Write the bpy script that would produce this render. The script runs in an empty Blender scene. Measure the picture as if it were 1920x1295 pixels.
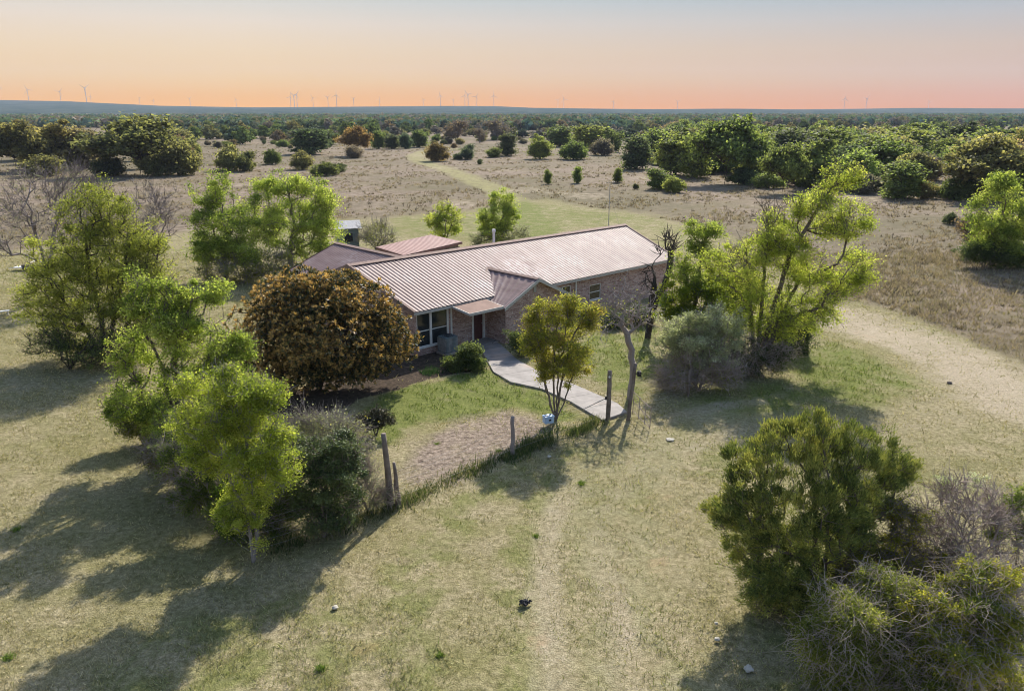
import bpy, bmesh, math, random
import numpy as np
from mathutils import Vector, Matrix
R = math.radians
scene = bpy.context.scene
col = scene.collection

# ------------------------------------------------------------------ camera
F, HY, H = 1500.0, 207.0, 13.0          # focal length in photo pixels, horizon row, camera height
PITCH = math.atan((647.5 - HY) / F)
cam = bpy.data.cameras.new("camera"); camo = bpy.data.objects.new("camera", cam); col.objects.link(camo)
cam.sensor_width = 36.0; cam.lens = 36.0 * F / 1920.0
cam.clip_start = 0.1; cam.clip_end = 80000.0
camo.location = (0, 0, H); camo.rotation_euler = (math.pi / 2 - PITCH, 0, 0)
scene.camera = camo

# ------------------------------------------------------------------ sky, sun, exposure
SUN_EL, SUN_AZ = R(37.0), R(17.0)       # azimuth from +Y towards +X
world = bpy.data.worlds.new("World"); scene.world = world; world.use_nodes = True
wn, wl = world.node_tree.nodes, world.node_tree.links
wn.clear()
w_out = wn.new("ShaderNodeOutputWorld"); w_bg = wn.new("ShaderNodeBackground")
sky = wn.new("ShaderNodeTexSky"); sky.sky_type = 'NISHITA'; sky.sun_disc = False
sky.sun_elevation = SUN_EL; sky.sun_rotation = SUN_AZ
w_tc = wn.new("ShaderNodeTexCoord"); w_sep = wn.new("ShaderNodeSeparateXYZ")
wl.new(w_tc.outputs["Generated"], w_sep.inputs[0])
w_map = wn.new("ShaderNodeMapRange"); w_map.inputs["From Min"].default_value = 0.0; w_map.inputs["From Max"].default_value = 0.125
wl.new(w_sep.outputs["Z"], w_map.inputs["Value"])
def ramp_node(nodes, stops):
    r = nodes.new("ShaderNodeValToRGB"); e = r.color_ramp.elements
    while len(e) > 1: e.remove(e[-1])
    e[0].position = stops[0][0]; e[0].color = (*stops[0][1], 1)
    for p, c in stops[1:]:
        k = e.new(p); k.color = (*c, 1)
    return r
def lin(r, g, b):
    f = lambda v: v / 12.92 if v <= 0.04045 else ((v + 0.055) / 1.055) ** 2.4
    return (f(r / 255), f(g / 255), f(b / 255))
w_left = ramp_node(wn, [(0.0, (1.12, 0.46, 0.0)), (0.12, (1.03, 0.48, 0.04)), (0.28, (0.98, 0.60, 0.19)), (0.52, lin(246, 215, 168)), (0.76, lin(238, 221, 200)), (1.0, lin(214, 216, 210))])
w_right = ramp_node(wn, [(0.0, (0.80, 0.26, 0.06)), (0.12, (0.76, 0.30, 0.12)), (0.28, lin(216, 168, 130)), (0.52, lin(208, 180, 158)), (0.76, lin(186, 184, 184)), (1.0, lin(152, 178, 194))])
wl.new(w_map.outputs[0], w_left.inputs[0]); wl.new(w_map.outputs[0], w_right.inputs[0])
w_mx = wn.new("ShaderNodeMapRange"); w_mx.inputs["From Min"].default_value = -0.30; w_mx.inputs["From Max"].default_value = 0.6
wl.new(w_sep.outputs["X"], w_mx.inputs["Value"])
w_lr = wn.new("ShaderNodeMix"); w_lr.data_type = 'RGBA'
wl.new(w_mx.outputs[0], w_lr.inputs[0]); wl.new(w_left.outputs[0], w_lr.inputs[6]); wl.new(w_right.outputs[0], w_lr.inputs[7])
SKY_STRENGTH, GLOW = 0.142, 0.50
w_sc = wn.new("ShaderNodeVectorMath"); w_sc.operation = 'SCALE'; w_sc.inputs["Scale"].default_value = GLOW / SKY_STRENGTH
wl.new(w_lr.outputs[2], w_sc.inputs[0])
w_up = wn.new("ShaderNodeMapRange"); w_up.interpolation_type = 'SMOOTHSTEP'
w_up.inputs["From Min"].default_value = 0.17; w_up.inputs["From Max"].default_value = 0.40
wl.new(w_sep.outputs["Z"], w_up.inputs["Value"])
w_mix = wn.new("ShaderNodeMix"); w_mix.data_type = 'RGBA'
wl.new(w_up.outputs[0], w_mix.inputs[0]); wl.new(w_sc.outputs[0], w_mix.inputs[6]); wl.new(sky.outputs[0], w_mix.inputs[7])
wl.new(w_mix.outputs[2], w_bg.inputs["Color"]); w_bg.inputs["Strength"].default_value = SKY_STRENGTH
wl.new(w_bg.outputs[0], w_out.inputs["Surface"])

sl = bpy.data.lights.new("sun", 'SUN'); slo = bpy.data.objects.new("sun", sl); col.objects.link(slo)
sl.energy = 4.4; sl.angle = R(0.6); sl.color = (1.0, 0.93, 0.82)
sdir = Vector((math.sin(SUN_AZ) * math.cos(SUN_EL), math.cos(SUN_AZ) * math.cos(SUN_EL), math.sin(SUN_EL)))
slo.rotation_euler = sdir.to_track_quat('Z', 'Y').to_euler(); slo.location = sdir * 60
scene.view_settings.view_transform = 'Standard'; scene.view_settings.look = 'None'
scene.view_settings.gamma = 1.0; scene.view_settings.exposure = 0.98
scene.cycles.filter_width = 1.0
scene.cycles.max_bounces = 8; scene.cycles.diffuse_bounces = 3; scene.cycles.glossy_bounces = 2
scene.cycles.transmission_bounces = 3; scene.cycles.transparent_max_bounces = 12; scene.cycles.volume_bounces = 0

# ------------------------------------------------------------------ pixel <-> world helpers (photo pixels 1920x1295)
SP, CP = math.sin(PITCH), math.cos(PITCH)
def ray(x, y):
    u = (x - 960) / F; v = (y - 647.5) / F
    return np.array([u, CP - v * SP, -SP - v * CP])
def at(x, y, z=0.0):
    d = ray(x, y); t = (z - H) / d[2]
    return np.array([0, 0, H]) + t * d
def atY(x, y, Y):
    d = ray(x, y); return np.array([0, 0, H]) + d * (Y / d[1])
def depth(P): return P[1] * CP + (H - P[2]) * SP
def gp(pts): return np.array([at(*q)[:2] for q in pts])

def smooth(a, b, x):
    t = np.clip((x - a) / (b - a), 0, 1); return t * t * (3 - 2 * t)
def seg_dist(P, poly, closed=False):
    d = np.full(len(P), 1e9)
    n = len(poly)
    for i in range(n if closed else n - 1):
        a, b = poly[i], poly[(i + 1) % n]; ab = b - a
        t = np.clip(((P - a) @ ab) / max(ab @ ab, 1e-9), 0, 1)
        d = np.minimum(d, np.linalg.norm(P - (a + t[:, None] * ab), axis=1))
    return d
def inside(P, poly):
    c = np.zeros(len(P), bool); n = len(poly)
    for i in range(n):
        x1, y1 = poly[i]; x2, y2 = poly[(i + 1) % n]
        m = ((y1 > P[:, 1]) != (y2 > P[:, 1])) & (P[:, 0] < (x2 - x1) * (P[:, 1] - y1) / ((y2 - y1) if abs(y2 - y1) > 1e-9 else 1e-9) + x1)
        c ^= m
    return c
def sdist(P, poly):
    d = seg_dist(P, poly, True); return np.where(inside(P, poly), -d, d)
def wob(P, s, seed):                                   # cheap smooth noise, about -1..1
    r = np.random.RandomState(seed); v = np.zeros(len(P))
    for k in range(6):
        a = r.rand() * 6.283; f = (0.6 + 1.2 * r.rand()) / s
        v += np.sin((P[:, 0] * math.cos(a) + P[:, 1] * math.sin(a)) * f * 6.283 / 2 + r.rand() * 6.283)
    return v / 3.0

# ------------------------------------------------------------------ object helpers
def tag(o, label=None, cat=None, group=None, kind=None):
    if label: o["label"] = label
    if cat: o["category"] = cat
    if group: o["group"] = group
    if kind: o["kind"] = kind
    return o
def empty(name, loc, label, cat, group=None, rz=0.0):
    o = bpy.data.objects.new(name, None); col.objects.link(o)
    o.location = loc; o.rotation_euler = (0, 0, rz); o.empty_display_size = 0.3
    return tag(o, label, cat, group)
def link(name, me, mat, parent=None):
    o = bpy.data.objects.new(name, me); col.objects.link(o)
    if mat is not None and not me.materials: me.materials.append(mat)
    if parent is not None: o.parent = parent
    return o
def np_mesh(name, V, faces, k, colors=None, smooth_=False):
    """faces: (n,k) int array"""
    me = bpy.data.meshes.new(name); n = len(faces)
    me.vertices.add(len(V)); me.vertices.foreach_set("co", np.ascontiguousarray(V, np.float32).ravel())
    me.loops.add(n * k); me.loops.foreach_set("vertex_index", np.ascontiguousarray(faces, np.int32).ravel())
    me.polygons.add(n); me.polygons.foreach_set("loop_start", np.arange(0, n * k, k, dtype=np.int32))
    me.polygons.foreach_set("loop_total", np.full(n, k, np.int32))
    if smooth_: me.polygons.foreach_set("use_smooth", np.ones(n, bool))
    me.update(calc_edges=True)
    if colors is not None:
        dom = 'FACE' if len(colors) == n else 'POINT'
        a = me.attributes.new("col", 'FLOAT_COLOR', dom)
        a.data.foreach_set("color", np.concatenate([colors, np.ones((len(colors), 1))], 1).astype(np.float32).ravel())
    return me
class MB:
    """collects boxes, bars, prisms in one mesh with box-projected UVs"""
    def __init__(s): s.v = []; s.f = []
    def quad(s, *p):
        i = len(s.v); s.v += [tuple(map(float, q)) for q in p]; s.f.append(tuple(range(i, i + len(p)))); return s
    def box(s, x0, x1, y0, y1, z0, z1):
        i = len(s.v)
        s.v += [(x, y, z) for z in (z0, z1) for y in (y0, y1) for x in (x0, x1)]
        s.f += [tuple(i + k for k in f) for f in ((0, 2, 3, 1), (4, 5, 7, 6), (0, 1, 5, 4), (2, 6, 7, 3), (0, 4, 6, 2), (1, 3, 7, 5))]
        return s
    def prism(s, pts, z0, z1):
        n = len(pts); i = len(s.v)
        s.v += [(p[0], p[1], z0) for p in pts] + [(p[0], p[1], z1) for p in pts]
        s.f.append(tuple(i + n + k for k in range(n))); s.f.append(tuple(i + k for k in reversed(range(n))))
        for k in range(n):
            j = (k + 1) % n; s.f.append((i + k, i + j, i + n + j, i + n + k))
        return s
    def tube(s, pts, r0, r1=None, k=8, caps=True):
        r1 = r0 if r1 is None else r1
        pts = [Vector(p) for p in pts]; n = len(pts); i0 = len(s.v)
        for a in range(n):
            d = (pts[min(a + 1, n - 1)] - pts[max(a - 1, 0)]).normalized()
            u = d.cross(Vector((0.31, 0.87, 0.2)) if abs(d.y) < 0.9 else Vector((1, 0, 0))).normalized(); w = d.cross(u)
            r = r0 + (r1 - r0) * a / max(n - 1, 1)
            for q in range(k):
                t = 6.28318 * q / k; s.v.append(tuple(pts[a] + (u * math.cos(t) + w * math.sin(t)) * r))
        for a in range(n - 1):
            for q in range(k):
                p = (q + 1) % k; s.f.append((i0 + a * k + q, i0 + a * k + p, i0 + (a + 1) * k + p, i0 + (a + 1) * k + q))
        if caps:
            s.f.append(tuple(i0 + q for q in reversed(range(k)))); s.f.append(tuple(i0 + (n - 1) * k + q for q in range(k)))
        return s
    def build(s, name, mat, parent=None, bevel=0.0, smooth_=False):
        me = bpy.data.meshes.new(name); me.from_pydata(s.v, [], s.f); me.update()
        bm = bmesh.new(); bm.from_mesh(me); bmesh.ops.recalc_face_normals(bm, faces=bm.faces[:])
        if bevel: bmesh.ops.bevel(bm, geom=bm.edges[:], offset=bevel, segments=2, affect='EDGES')
        uv = bm.loops.layers.uv.new("UVMap")
        for f in bm.faces:
            n = f.normal; f.smooth = smooth_
            for l in f.loops:
                c = l.vert.co
                l[uv].uv = (c.x, c.z) if abs(n.y) >= max(abs(n.x), abs(n.z)) else ((c.y, c.z) if abs(n.x) >= abs(n.z) else (c.x, c.y))
        bm.to_mesh(me); bm.free()
        return link(name, me, mat, parent)

# ------------------------------------------------------------------ materials
def new_mat(name):
    m = bpy.data.materials.new(name); m.use_nodes = True
    nt = m.node_tree; b = nt.nodes["Principled BSDF"]
    return m, nt.nodes, nt.links, b
def mixc(n, l, fac, a, b, mode='MIX'):
    m = n.new("ShaderNodeMix"); m.data_type = 'RGBA'; m.blend_type = mode
    for s, v in ((0, fac), (6, a), (7, b)):
        if hasattr(v, "is_linked"): l.new(v, m.inputs[s])
        elif s == 0: m.inputs[0].default_value = v
        else: m.inputs[s].default_value = (*v, 1)
    return m.outputs[2]
def noise(n, l, scale, detail=4, rough=0.55, vec=None, dist=0.0):
    t = n.new("ShaderNodeTexNoise"); t.inputs["Scale"].default_value = scale
    t.inputs["Detail"].default_value = detail; t.inputs["Roughness"].default_value = rough; t.inputs["Distortion"].default_value = dist
    if vec is not None: l.new(vec, t.inputs["Vector"])
    return t.outputs["Fac"]
def remap(n, l, v, a, b, c=0.0, d=1.0):
    m = n.new("ShaderNodeMapRange"); l.new(v, m.inputs["Value"])
    for k, x in zip(("From Min", "From Max", "To Min", "To Max"), (a, b, c, d)): m.inputs[k].default_value = x
    return m.outputs[0]
def bump(n, l, b, h, strength, dist=0.02):
    k = n.new("ShaderNodeBump"); k.inputs["Strength"].default_value = strength; k.inputs["Distance"].default_value = dist
    l.new(h, k.inputs["Height"]); l.new(k.outputs[0], b.inputs["Normal"])
def objvec(n): return n.new("ShaderNodeTexCoord").outputs["Object"]

def plain(name, c, rough=0.6, spec=0.3, metal=0.0, vary=0.25, scale=6.0):
    m, n, l, b = new_mat(name)
    f = noise(n, l, scale, 5, 0.6, objvec(n))
    c2 = tuple(x * (1 - vary) for x in c); c3 = tuple(min(1, x * (1 + vary)) for x in c)
    l.new(mixc(n, l, remap(n, l, f, 0.3, 0.7), c2, c3), b.inputs["Base Color"])
    b.inputs["Roughness"].default_value = rough; b.inputs["Specular IOR Level"].default_value = spec; b.inputs["Metallic"].default_value = metal
    bump(n, l, b, f, 0.25, 0.01)
    return m
def leaf_mat(name, trans=0.45, rough=0.55, spec=0.25):
    m, n, l, b = new_mat(name)
    a = n.new("ShaderNodeAttribute"); a.attribute_name = "col"
    oi = n.new("ShaderNodeObjectInfo")
    c = mixc(n, l, 1.0, a.outputs["Color"], oi.outputs["Color"], 'MULTIPLY')
    l.new(c, b.inputs["Base Color"]); b.inputs["Roughness"].default_value = rough; b.inputs["Specular IOR Level"].default_value = spec
    t = n.new("ShaderNodeBsdfTranslucent")
    l.new(mixc(n, l, 1.0, c, (1.18, 1.15, 0.72), 'MULTIPLY'), t.inputs["Color"])
    mx = n.new("ShaderNodeMixShader"); mx.inputs[0].default_value = trans
    l.new(b.outputs[0], mx.inputs[1]); l.new(t.outputs[0], mx.inputs[2])
    l.new(mx.outputs[0], n["Material Output"].inputs["Surface"])
    return m
M = {}
M['leaf'] = leaf_mat("leaf", 0.6, 0.6, 0.08)
M['leaf_thick'] = leaf_mat("leaf_thick", 0.30, 0.5, 0.25)
M['needle'] = leaf_mat("needle", 0.25, 0.7, 0.15)
M['leaf_far'] = leaf_mat("leaf_far", 0.2, 1.0, 0.0)
M['grass_blade'] = leaf_mat("grass_blade", 0.35, 0.7, 0.15)
def bark_mat(name, c, c2):
    m, n, l, b = new_mat(name)
    v = objvec(n)
    f = noise(n, l, 9, 6, 0.65, v); g = noise(n, l, 2.2, 3, 0.5, v)
    l.new(mixc(n, l, remap(n, l, g, .35, .65), mixc(n, l, remap(n, l, f, .35, .65), tuple(x * .55 for x in c), c), c2), b.inputs["Base Color"])
    b.inputs["Roughness"].default_value = 0.9; b.inputs["Specular IOR Level"].default_value = 0.1
    bump(n, l, b, f, 0.7, 0.03)
    return m
M['bark'] = bark_mat("bark", (0.13, 0.10, 0.08), (0.20, 0.17, 0.14))
M['bark_pale'] = bark_mat("bark_pale", (0.34, 0.32, 0.30), (0.22, 0.19, 0.17))
M['bark_dark'] = bark_mat("bark_dark", (0.06, 0.05, 0.045), (0.09, 0.075, 0.065))
M['twig_grey'] = bark_mat("twig_grey", (0.34, 0.295, 0.27), (0.25, 0.21, 0.19))
M['twig_tan'] = bark_mat("twig_tan", (0.52, 0.44, 0.36), (0.40, 0.33, 0.28))
M['twig_dark'] = bark_mat("twig_dark", (0.20, 0.165, 0.16), (0.27, 0.235, 0.23))
M['twig_red'] = bark_mat("twig_red", (0.34, 0.26, 0.22), (0.40, 0.33, 0.29))
M['wood_post'] = bark_mat("wood_post", (0.16, 0.125, 0.10), (0.24, 0.20, 0.17))

# ------------------------------------------------------------------ ground: one sheet to the horizon, with painted-on-the-soil zones
LAWN_EDGE = [(-400, 520), (-60, 478), (120, 455), (300, 440), (500, 418), (720, 407), (850, 400), (960, 378), (1030, 373), (1110, 388), (1220, 402), (1330, 432), (1450, 468), (1560, 545), (1680, 585), (1800, 630), (1920, 690), (2300, 830)]
lawn_poly = np.concatenate([gp(LAWN_EDGE), np.array([[40, 5], [-40, 5]])])
yard_green = gp([(640, 775), (760, 715), (905, 690), (1000, 730), (1120, 785), (1060, 800), (1000, 770), (900, 775), (800, 790), (740, 850), (650, 830)])
yard_right = gp([(1085, 700), (1110, 620), (1230, 615), (1250, 660), (1225, 740), (1190, 765)])
bare_patch = gp([(720, 905), (760, 830), (850, 795), (960, 768), (1040, 800), (1010, 840), (920, 870), (800, 920)])
bed_patch = gp([(540, 800), (620, 772), (720, 735), (830, 704), (902, 690), (905, 655), (830, 640), (700, 680), (560, 730), (500, 770)])
green_right = gp([(1440, 720), (1530, 620), (1620, 655), (1720, 720), (1650, 770), (1530, 760), (1400, 790), (1300, 770), (1290, 740)])
green_far = gp([(700, 410), (960, 385), (1040, 380), (1240, 405), (1330, 440), (1250, 470), (1200, 420), (1000, 440), (880, 450), (700, 440)])
track1 = gp([(1020, 450), (985, 395), (930, 355), (850, 322), (790, 303), (776, 292), (800, 283), (850, 280)])
dirt1 = gp([(1500, 575), (1580, 597), (1660, 625), (1760, 665), (1860, 710), (1980, 770)])
dirt2 = gp([(1270, 1500), (1180, 1180), (1130, 1000), (1150, 900), (1250, 830), (1420, 800), (1600, 810), (1800, 760), (1960, 740)])
RUTS = [gp(q) for q in ([(1420, 752), (1340, 762), (1240, 795), (1165, 850), (1130, 930), (1140, 1060), (1200, 1320)], [(1500, 790), (1380, 805), (1290, 845), (1240, 900), (1225, 980), (1250, 1110), (1330, 1320)],
    [(1150, 830), (1080, 890), (1030, 980), (1020, 1090), (1050, 1320)], [(1880, 690), (1740, 640), (1600, 592)], [(1900, 760), (1720, 672), (1560, 602)])]
BANDS = [gp(q) for q in ([(1090, 850), (1030, 920), (980, 1030), (990, 1150), (1020, 1330)], [(1190, 830), (1125, 900), (1085, 990), (1100, 1110), (1140, 1330)], [(1330, 800), (1240, 850), (1190, 920), (1185, 1010), (1240, 1200), (1280, 1330)], [(960, 880), (860, 960), (790, 1060), (760, 1200), (770, 1330)])]
rust1 = [gp([(1605, 622), (1640, 632)]), gp([(1230, 1060), (1245, 1110)]), gp([(1205, 1225), (1215, 1270)]), gp([(1000, 1160), (1005, 1190)]), gp([(670, 1200), (685, 1215)]), gp([(1180, 935), (1240, 930)])]
farpale = gp([(480, 262), (640, 250), (900, 268), (1200, 280), (1180, 300), (900, 262)])
OUTDIRT = gp([(930, 245), (1120, 245), (1300, 262)])

def zones(P):
    """returns masks for points P (n,2)"""
    jag = wob(P, 3.0, 3) * 0.7 + wob(P, 0.9, 4) * 0.35
    dist = np.hypot(P[:, 0], P[:, 1]); fz = np.clip(dist / 40, 0.6, 6)
    past = smooth(-0.8, 0.8, (sdist(P, lawn_poly) + jag) / fz)
    green = np.zeros(len(P))
    for poly, s, w in ((yard_green, 0.9, 1.0), (yard_right, 0.8, 0.75), (green_right, 2.0, 0.8), (green_far, 6.0, 0.55)):
        green = np.maximum(green, w * (1 - smooth(-s, s, sdist(P, poly) + jag)))
    green = np.maximum(green, 0.75 * (1 - smooth(1.6, 4.4, seg_dist(P, track1) + jag * 0.4)))
    green = np.maximum(green, 0.40 * smooth(0.25, 0.9, wob(P, 9, 8)) * (1 - past))
    dirt = 0.95 * (1 - smooth(1.2, 4.6, seg_dist(P, dirt1) + jag * 0.9))
    dirt = np.maximum(dirt, 0.42 * (1 - smooth(0.9, 3.0, seg_dist(P, dirt2) + jag)))
    for rut in RUTS: dirt = np.maximum(dirt, 0.66 * (1 - smooth(0.2, 1.0, seg_dist(P, rut) + jag * 0.12)) * np.clip(.75 + .5 * wob(P, 4, 14), 0, 1))
    dirt = np.maximum(dirt, 0.5 * smooth(0.5, 1.1, wob(P, 14, 12)) * past)
    bare = 1 - smooth(-1.5, 1.1, sdist(P, bare_patch) + jag * 1.0)
    bed = 1 - smooth(-0.3, 0.35, sdist(P, bed_patch) + jag * 0.25)
    rust = np.zeros(len(P))
    for q in rust1: rust = np.maximum(rust, 0.5 * (1 - smooth(0.1, 0.8, seg_dist(P, q) + jag * 0.5)))
    for band in BANDS: green = np.maximum(green, 0.42 * (1 - smooth(0.3, 1.5, seg_dist(P, band) + jag * 0.3)))
    green = green * (1 - bare) * (1 - bed); dirt = dirt * (1 - bare)
    return past, green, dirt, bare, bed, rust

def axis_vals(lo, hi, fine, far, grow):
    v = list(np.arange(lo, hi + 1e-6, fine)); s = fine
    up = [v[-1]]
    while up[-1] < far: s *= grow; up.append(up[-1] + s)
    s = fine; dn = [v[0]]
    while dn[-1] > -far: s *= grow; dn.append(dn[-1] - s)
    return np.array(dn[:0:-1] + v + up[1:])
gx = axis_vals(-34, 38, 0.42, 4100, 1.09); gy = axis_vals(12, 78, 0.42, 4100, 1.06)
gx = gx[np.abs(gx) < 4600]; gy = gy[(gy > -400) & (gy < 4600)]
GX, GY = np.meshgrid(gx, gy); GP = np.stack([GX.ravel(), GY.ravel()], 1)
near = np.exp(-np.hypot(GP[:, 0], np.maximum(GP[:, 1] - 40, 0)) / 120.0)
GZ = (wob(GP, 5.0, 21) * 0.035 + wob(GP, 1.6, 22) * 0.018) * near - 0.03
GV = np.concatenate([GP, GZ[:, None]], 1)
nx, ny = len(gx), len(gy)
ii = (np.arange(ny - 1)[:, None] * nx + np.arange(nx - 1)[None, :]).ravel()
gme = np_mesh("ground", GV, np.stack([ii, ii + 1, ii + nx + 1, ii + nx], 1), 4, None, True)
zs = zones(GP)
for nm, vals in zip(("z_past", "z_green", "z_dirt", "z_bare", "z_bed", "z_rust"), zs):
    at_ = gme.attributes.new(nm, 'FLOAT', 'POINT'); at_.data.foreach_set("value", vals.astype(np.float32))

def ground_mat():
    m, n, l, b = new_mat("dry_grassland")
    v = objvec(n)
    def A(nm):
        a = n.new("ShaderNodeAttribute"); a.attribute_name = nm; return a.outputs["Fac"]
    big = noise(n, l, 0.11, 5, 0.6, v); mid = noise(n, l, 0.8, 6, 0.65, v, 0.4); fine = noise(n, l, 5.0, 5, 0.7, v); vf = noise(n, l, 22, 3, 0.7, v)
    far = noise(n, l, 0.012, 6, 0.6, v)
    straw = mixc(n, l, remap(n, l, fine, .32, .68), (0.18, 0.15, 0.078), (0.49, 0.415, 0.27))
    olive = mixc(n, l, remap(n, l, fine, .3, .7), (0.10, 0.10, 0.03), (0.265, 0.25, 0.095))
    c = mixc(n, l, remap(n, l, mid, .38, .66, 0.12, .70), straw, olive)
    c = mixc(n, l, remap(n, l, big, .46, .64, 0, .6), c, olive)
    # rough pasture
    p1 = mixc(n, l, remap(n, l, mid, .35, .68), (0.14, 0.105, 0.078), (0.335, 0.265, 0.205))
    p1 = mixc(n, l, remap(n, l, big, .45, .62, 0, .55), p1, (0.165, 0.14, 0.075))
    p1 = mixc(n, l, remap(n, l, fine, .60, .72, 0, .75), p1, (0.075, 0.06, 0.042))
    p1 = mixc(n, l, remap(n, l, far, .47, .58, 0, .6), p1, (0.115, 0.105, 0.055))
    c = mixc(n, l, A("z_past"), c, p1)
    def broke(a, lo, hi):                        # zone mask broken up by noise
        s = n.new("ShaderNodeMath"); s.operation = 'ADD'; l.new(a, s.inputs[0]); l.new(remap(n, l, mid, .3, .7, -.35, .35), s.inputs[1])
        return remap(n, l, s.outputs[0], lo, hi)
    g = mixc(n, l, remap(n, l, fine, .3, .7), (0.085, 0.115, 0.022), (0.20, 0.235, 0.055))
    gm = n.new("ShaderNodeMath"); gm.operation = 'MULTIPLY'; l.new(broke(A("z_green"), .25, .85), gm.inputs[0]); gm.inputs[1].default_value = 0.85
    c = mixc(n, l, gm.outputs[0], c, mixc(n, l, A("z_past"), g, (0.30, 0.28, 0.13)))
    d = mixc(n, l, remap(n, l, fine, .3, .7), (0.33, 0.265, 0.18), (0.50, 0.43, 0.32))
    c = mixc(n, l, broke(A("z_dirt"), .25, 1.0), c, d)
    ba = mixc(n, l, remap(n, l, fine, .35, .7), (0.11, 0.078, 0.064), (0.47, 0.38, 0.30))
    c = mixc(n, l, broke(A("z_bare"), .2, .95), c, ba)
    c = mixc(n, l, broke(A("z_bed"), .35, .65), c, mixc(n, l, remap(n, l, fine, .4, .7), (0.035, 0.026, 0.022), (0.12, 0.085, 0.07)))
    c = mixc(n, l, broke(A("z_rust"), .45, 1.2), c, (0.42, 0.26, 0.145))
    c = mixc(n, l, remap(n, l, vf, .34, .62, .55, 0.0), c, (0.05, 0.045, 0.02))
    l.new(c, b.inputs["Base Color"]); b.inputs["Roughness"].default_value = 0.95; b.inputs["Specular IOR Level"].default_value = 0.05
    s = n.new("ShaderNodeMath"); s.operation = 'ADD'; l.new(fine, s.inputs[0]); l.new(vf, s.inputs[1])
    bump(n, l, b, s.outputs[0], 0.8, 0.06)
    return m
ground = tag(link("ground", gme, ground_mat()), kind="structure")

# ------------------------------------------------------------------ far hills (ridge under the wind farm)
RX = np.array([-900, 0, 130, 200, 300, 480, 700, 840, 930, 1000, 1200, 1500, 1700, 1920, 2800])
RY = np.array([187, 189.5, 191.5, 195, 199.5, 202, 200.5, 199.5, 200, 203, 205, 205.5, 203.5, 204, 204])
def hill_z(X, Y):
    D = np.maximum(Y, 1.0); pxx = 960 + F * X / (D * CP + H * SP)
    ry = np.interp(pxx, RX, RY)
    crest = H + (HY - ry) * 4200 / (F * 1.02)
    z6 = crest * smooth(1900, 4200, D) - 6 * (1 - smooth(1800, 2200, D))
    roll = (np.sin(X * 0.0031 + D * 0.0017) + np.sin(X * 0.0012 - D * 0.0023 + 2) + np.sin(X * .007 + 1)) * 2.2 * smooth(2000, 3000, D) * (1 - smooth(3500, 4200, D))
    over = np.where(D > 4200, (crest - H) * (D - 4200) / 4200 - (D - 4200) * 0.0022, 0)
    return z6 + roll + over
hx = np.linspace(-1.0, 1.0, 260); hd = np.concatenate([np.linspace(1800, 4500, 80)])
HXg, HDg = np.meshgrid(hx, hd); X = (HXg * HDg).ravel(); Y = HDg.ravel()
Z = hill_z(X, Y); nx2, ny2 = len(hx), len(hd)
ii = (np.arange(ny2 - 1)[:, None] * nx2 + np.arange(nx2 - 1)[None, :]).ravel()
hme = np_mesh("hills", np.stack([X, Y, Z], 1), np.stack([ii, ii + 1, ii + nx2 + 1, ii + nx2], 1), 4, None, True)
def hill_mat():
    m, n, l, b = new_mat("wooded_hills"); v = objvec(n)
    a = noise(n, l, 0.012, 6, 0.65, v); g = noise(n, l, 0.0016, 4, 0.6, v)
    c = mixc(n, l, remap(n, l, a, .4, .62), (0.022, 0.042, 0.036), (0.06, 0.075, 0.058))
    c = mixc(n, l, remap(n, l, g, .56, .68, 0, .35), c, (0.20, 0.17, 0.12))
    l.new(c, b.inputs["Base Color"]); b.inputs["Roughness"].default_value = 1; b.inputs["Specular IOR Level"].default_value = 0
    return m
tag(link("hills", hme, hill_mat()), kind="structure")

# ------------------------------------------------------------------ concrete path to the front door
walk = gp([(902, 652), (905, 662), (925, 698), (957, 717), (1016, 730), (1070, 754), (1129, 789), (1176, 773), (1158, 757), (1078, 722), (1016, 700), (970, 675), (948, 655), (939, 647), (925, 637), (905, 636)])
def concrete_mat():
    m, n, l, b = new_mat("concrete"); v = objvec(n)
    f = noise(n, l, 14, 6, 0.7, v); g = noise(n, l, 1.3, 4, 0.6, v)
    c = mixc(n, l, remap(n, l, g, .35, .65), (0.185, 0.168, 0.155), (0.275, 0.25, 0.23))
    c = mixc(n, l, remap(n, l, f, .55, .75, 0, .5), c, (0.24, 0.20, 0.17))
    c = mixc(n, l, remap(n, l, noise(n, l, 0.5, 3, .5, v), .55, .7, 0, .45), c, (0.46, 0.31, 0.22))
    mp = n.new("ShaderNodeMapping"); mp.inputs["Rotation"].default_value = (0, 0, R(62)); l.new(v, mp.inputs["Vector"])
    jt = n.new("ShaderNodeTexBrick"); l.new(mp.outputs[0], jt.inputs["Vector"]); jt.offset = 0.0
    jt.inputs["Scale"].default_value = 1.0; jt.inputs["Brick Width"].default_value = 1.5; jt.inputs["Row Height"].default_value = 40.0; jt.inputs["Mortar Size"].default_value = 0.022
    c = mixc(n, l, jt.outputs["Fac"], c, (0.09, 0.08, 0.07))
    l.new(c, b.inputs["Base Color"]); b.inputs["Roughness"].default_value = 0.85; bump(n, l, b, f, 0.4, 0.02)
    return m
M['concrete'] = concrete_mat()
tag(MB().prism([tuple(p) for p in walk], -0.1, 0.045).build("path", M['concrete'], None, 0.012), kind="structure")

# ------------------------------------------------------------------ house
C0 = np.array([-5.26, 41.66]); RZ = math.atan2(16.46, 17.39)
UX = np.array([math.cos(RZ), math.sin(RZ)]); UB = np.array([-math.sin(RZ), math.cos(RZ)])
def W(s, d, z=0.0): q = C0 + UX * s + UB * d; return np.array([q[0], q[1], z])

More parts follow.
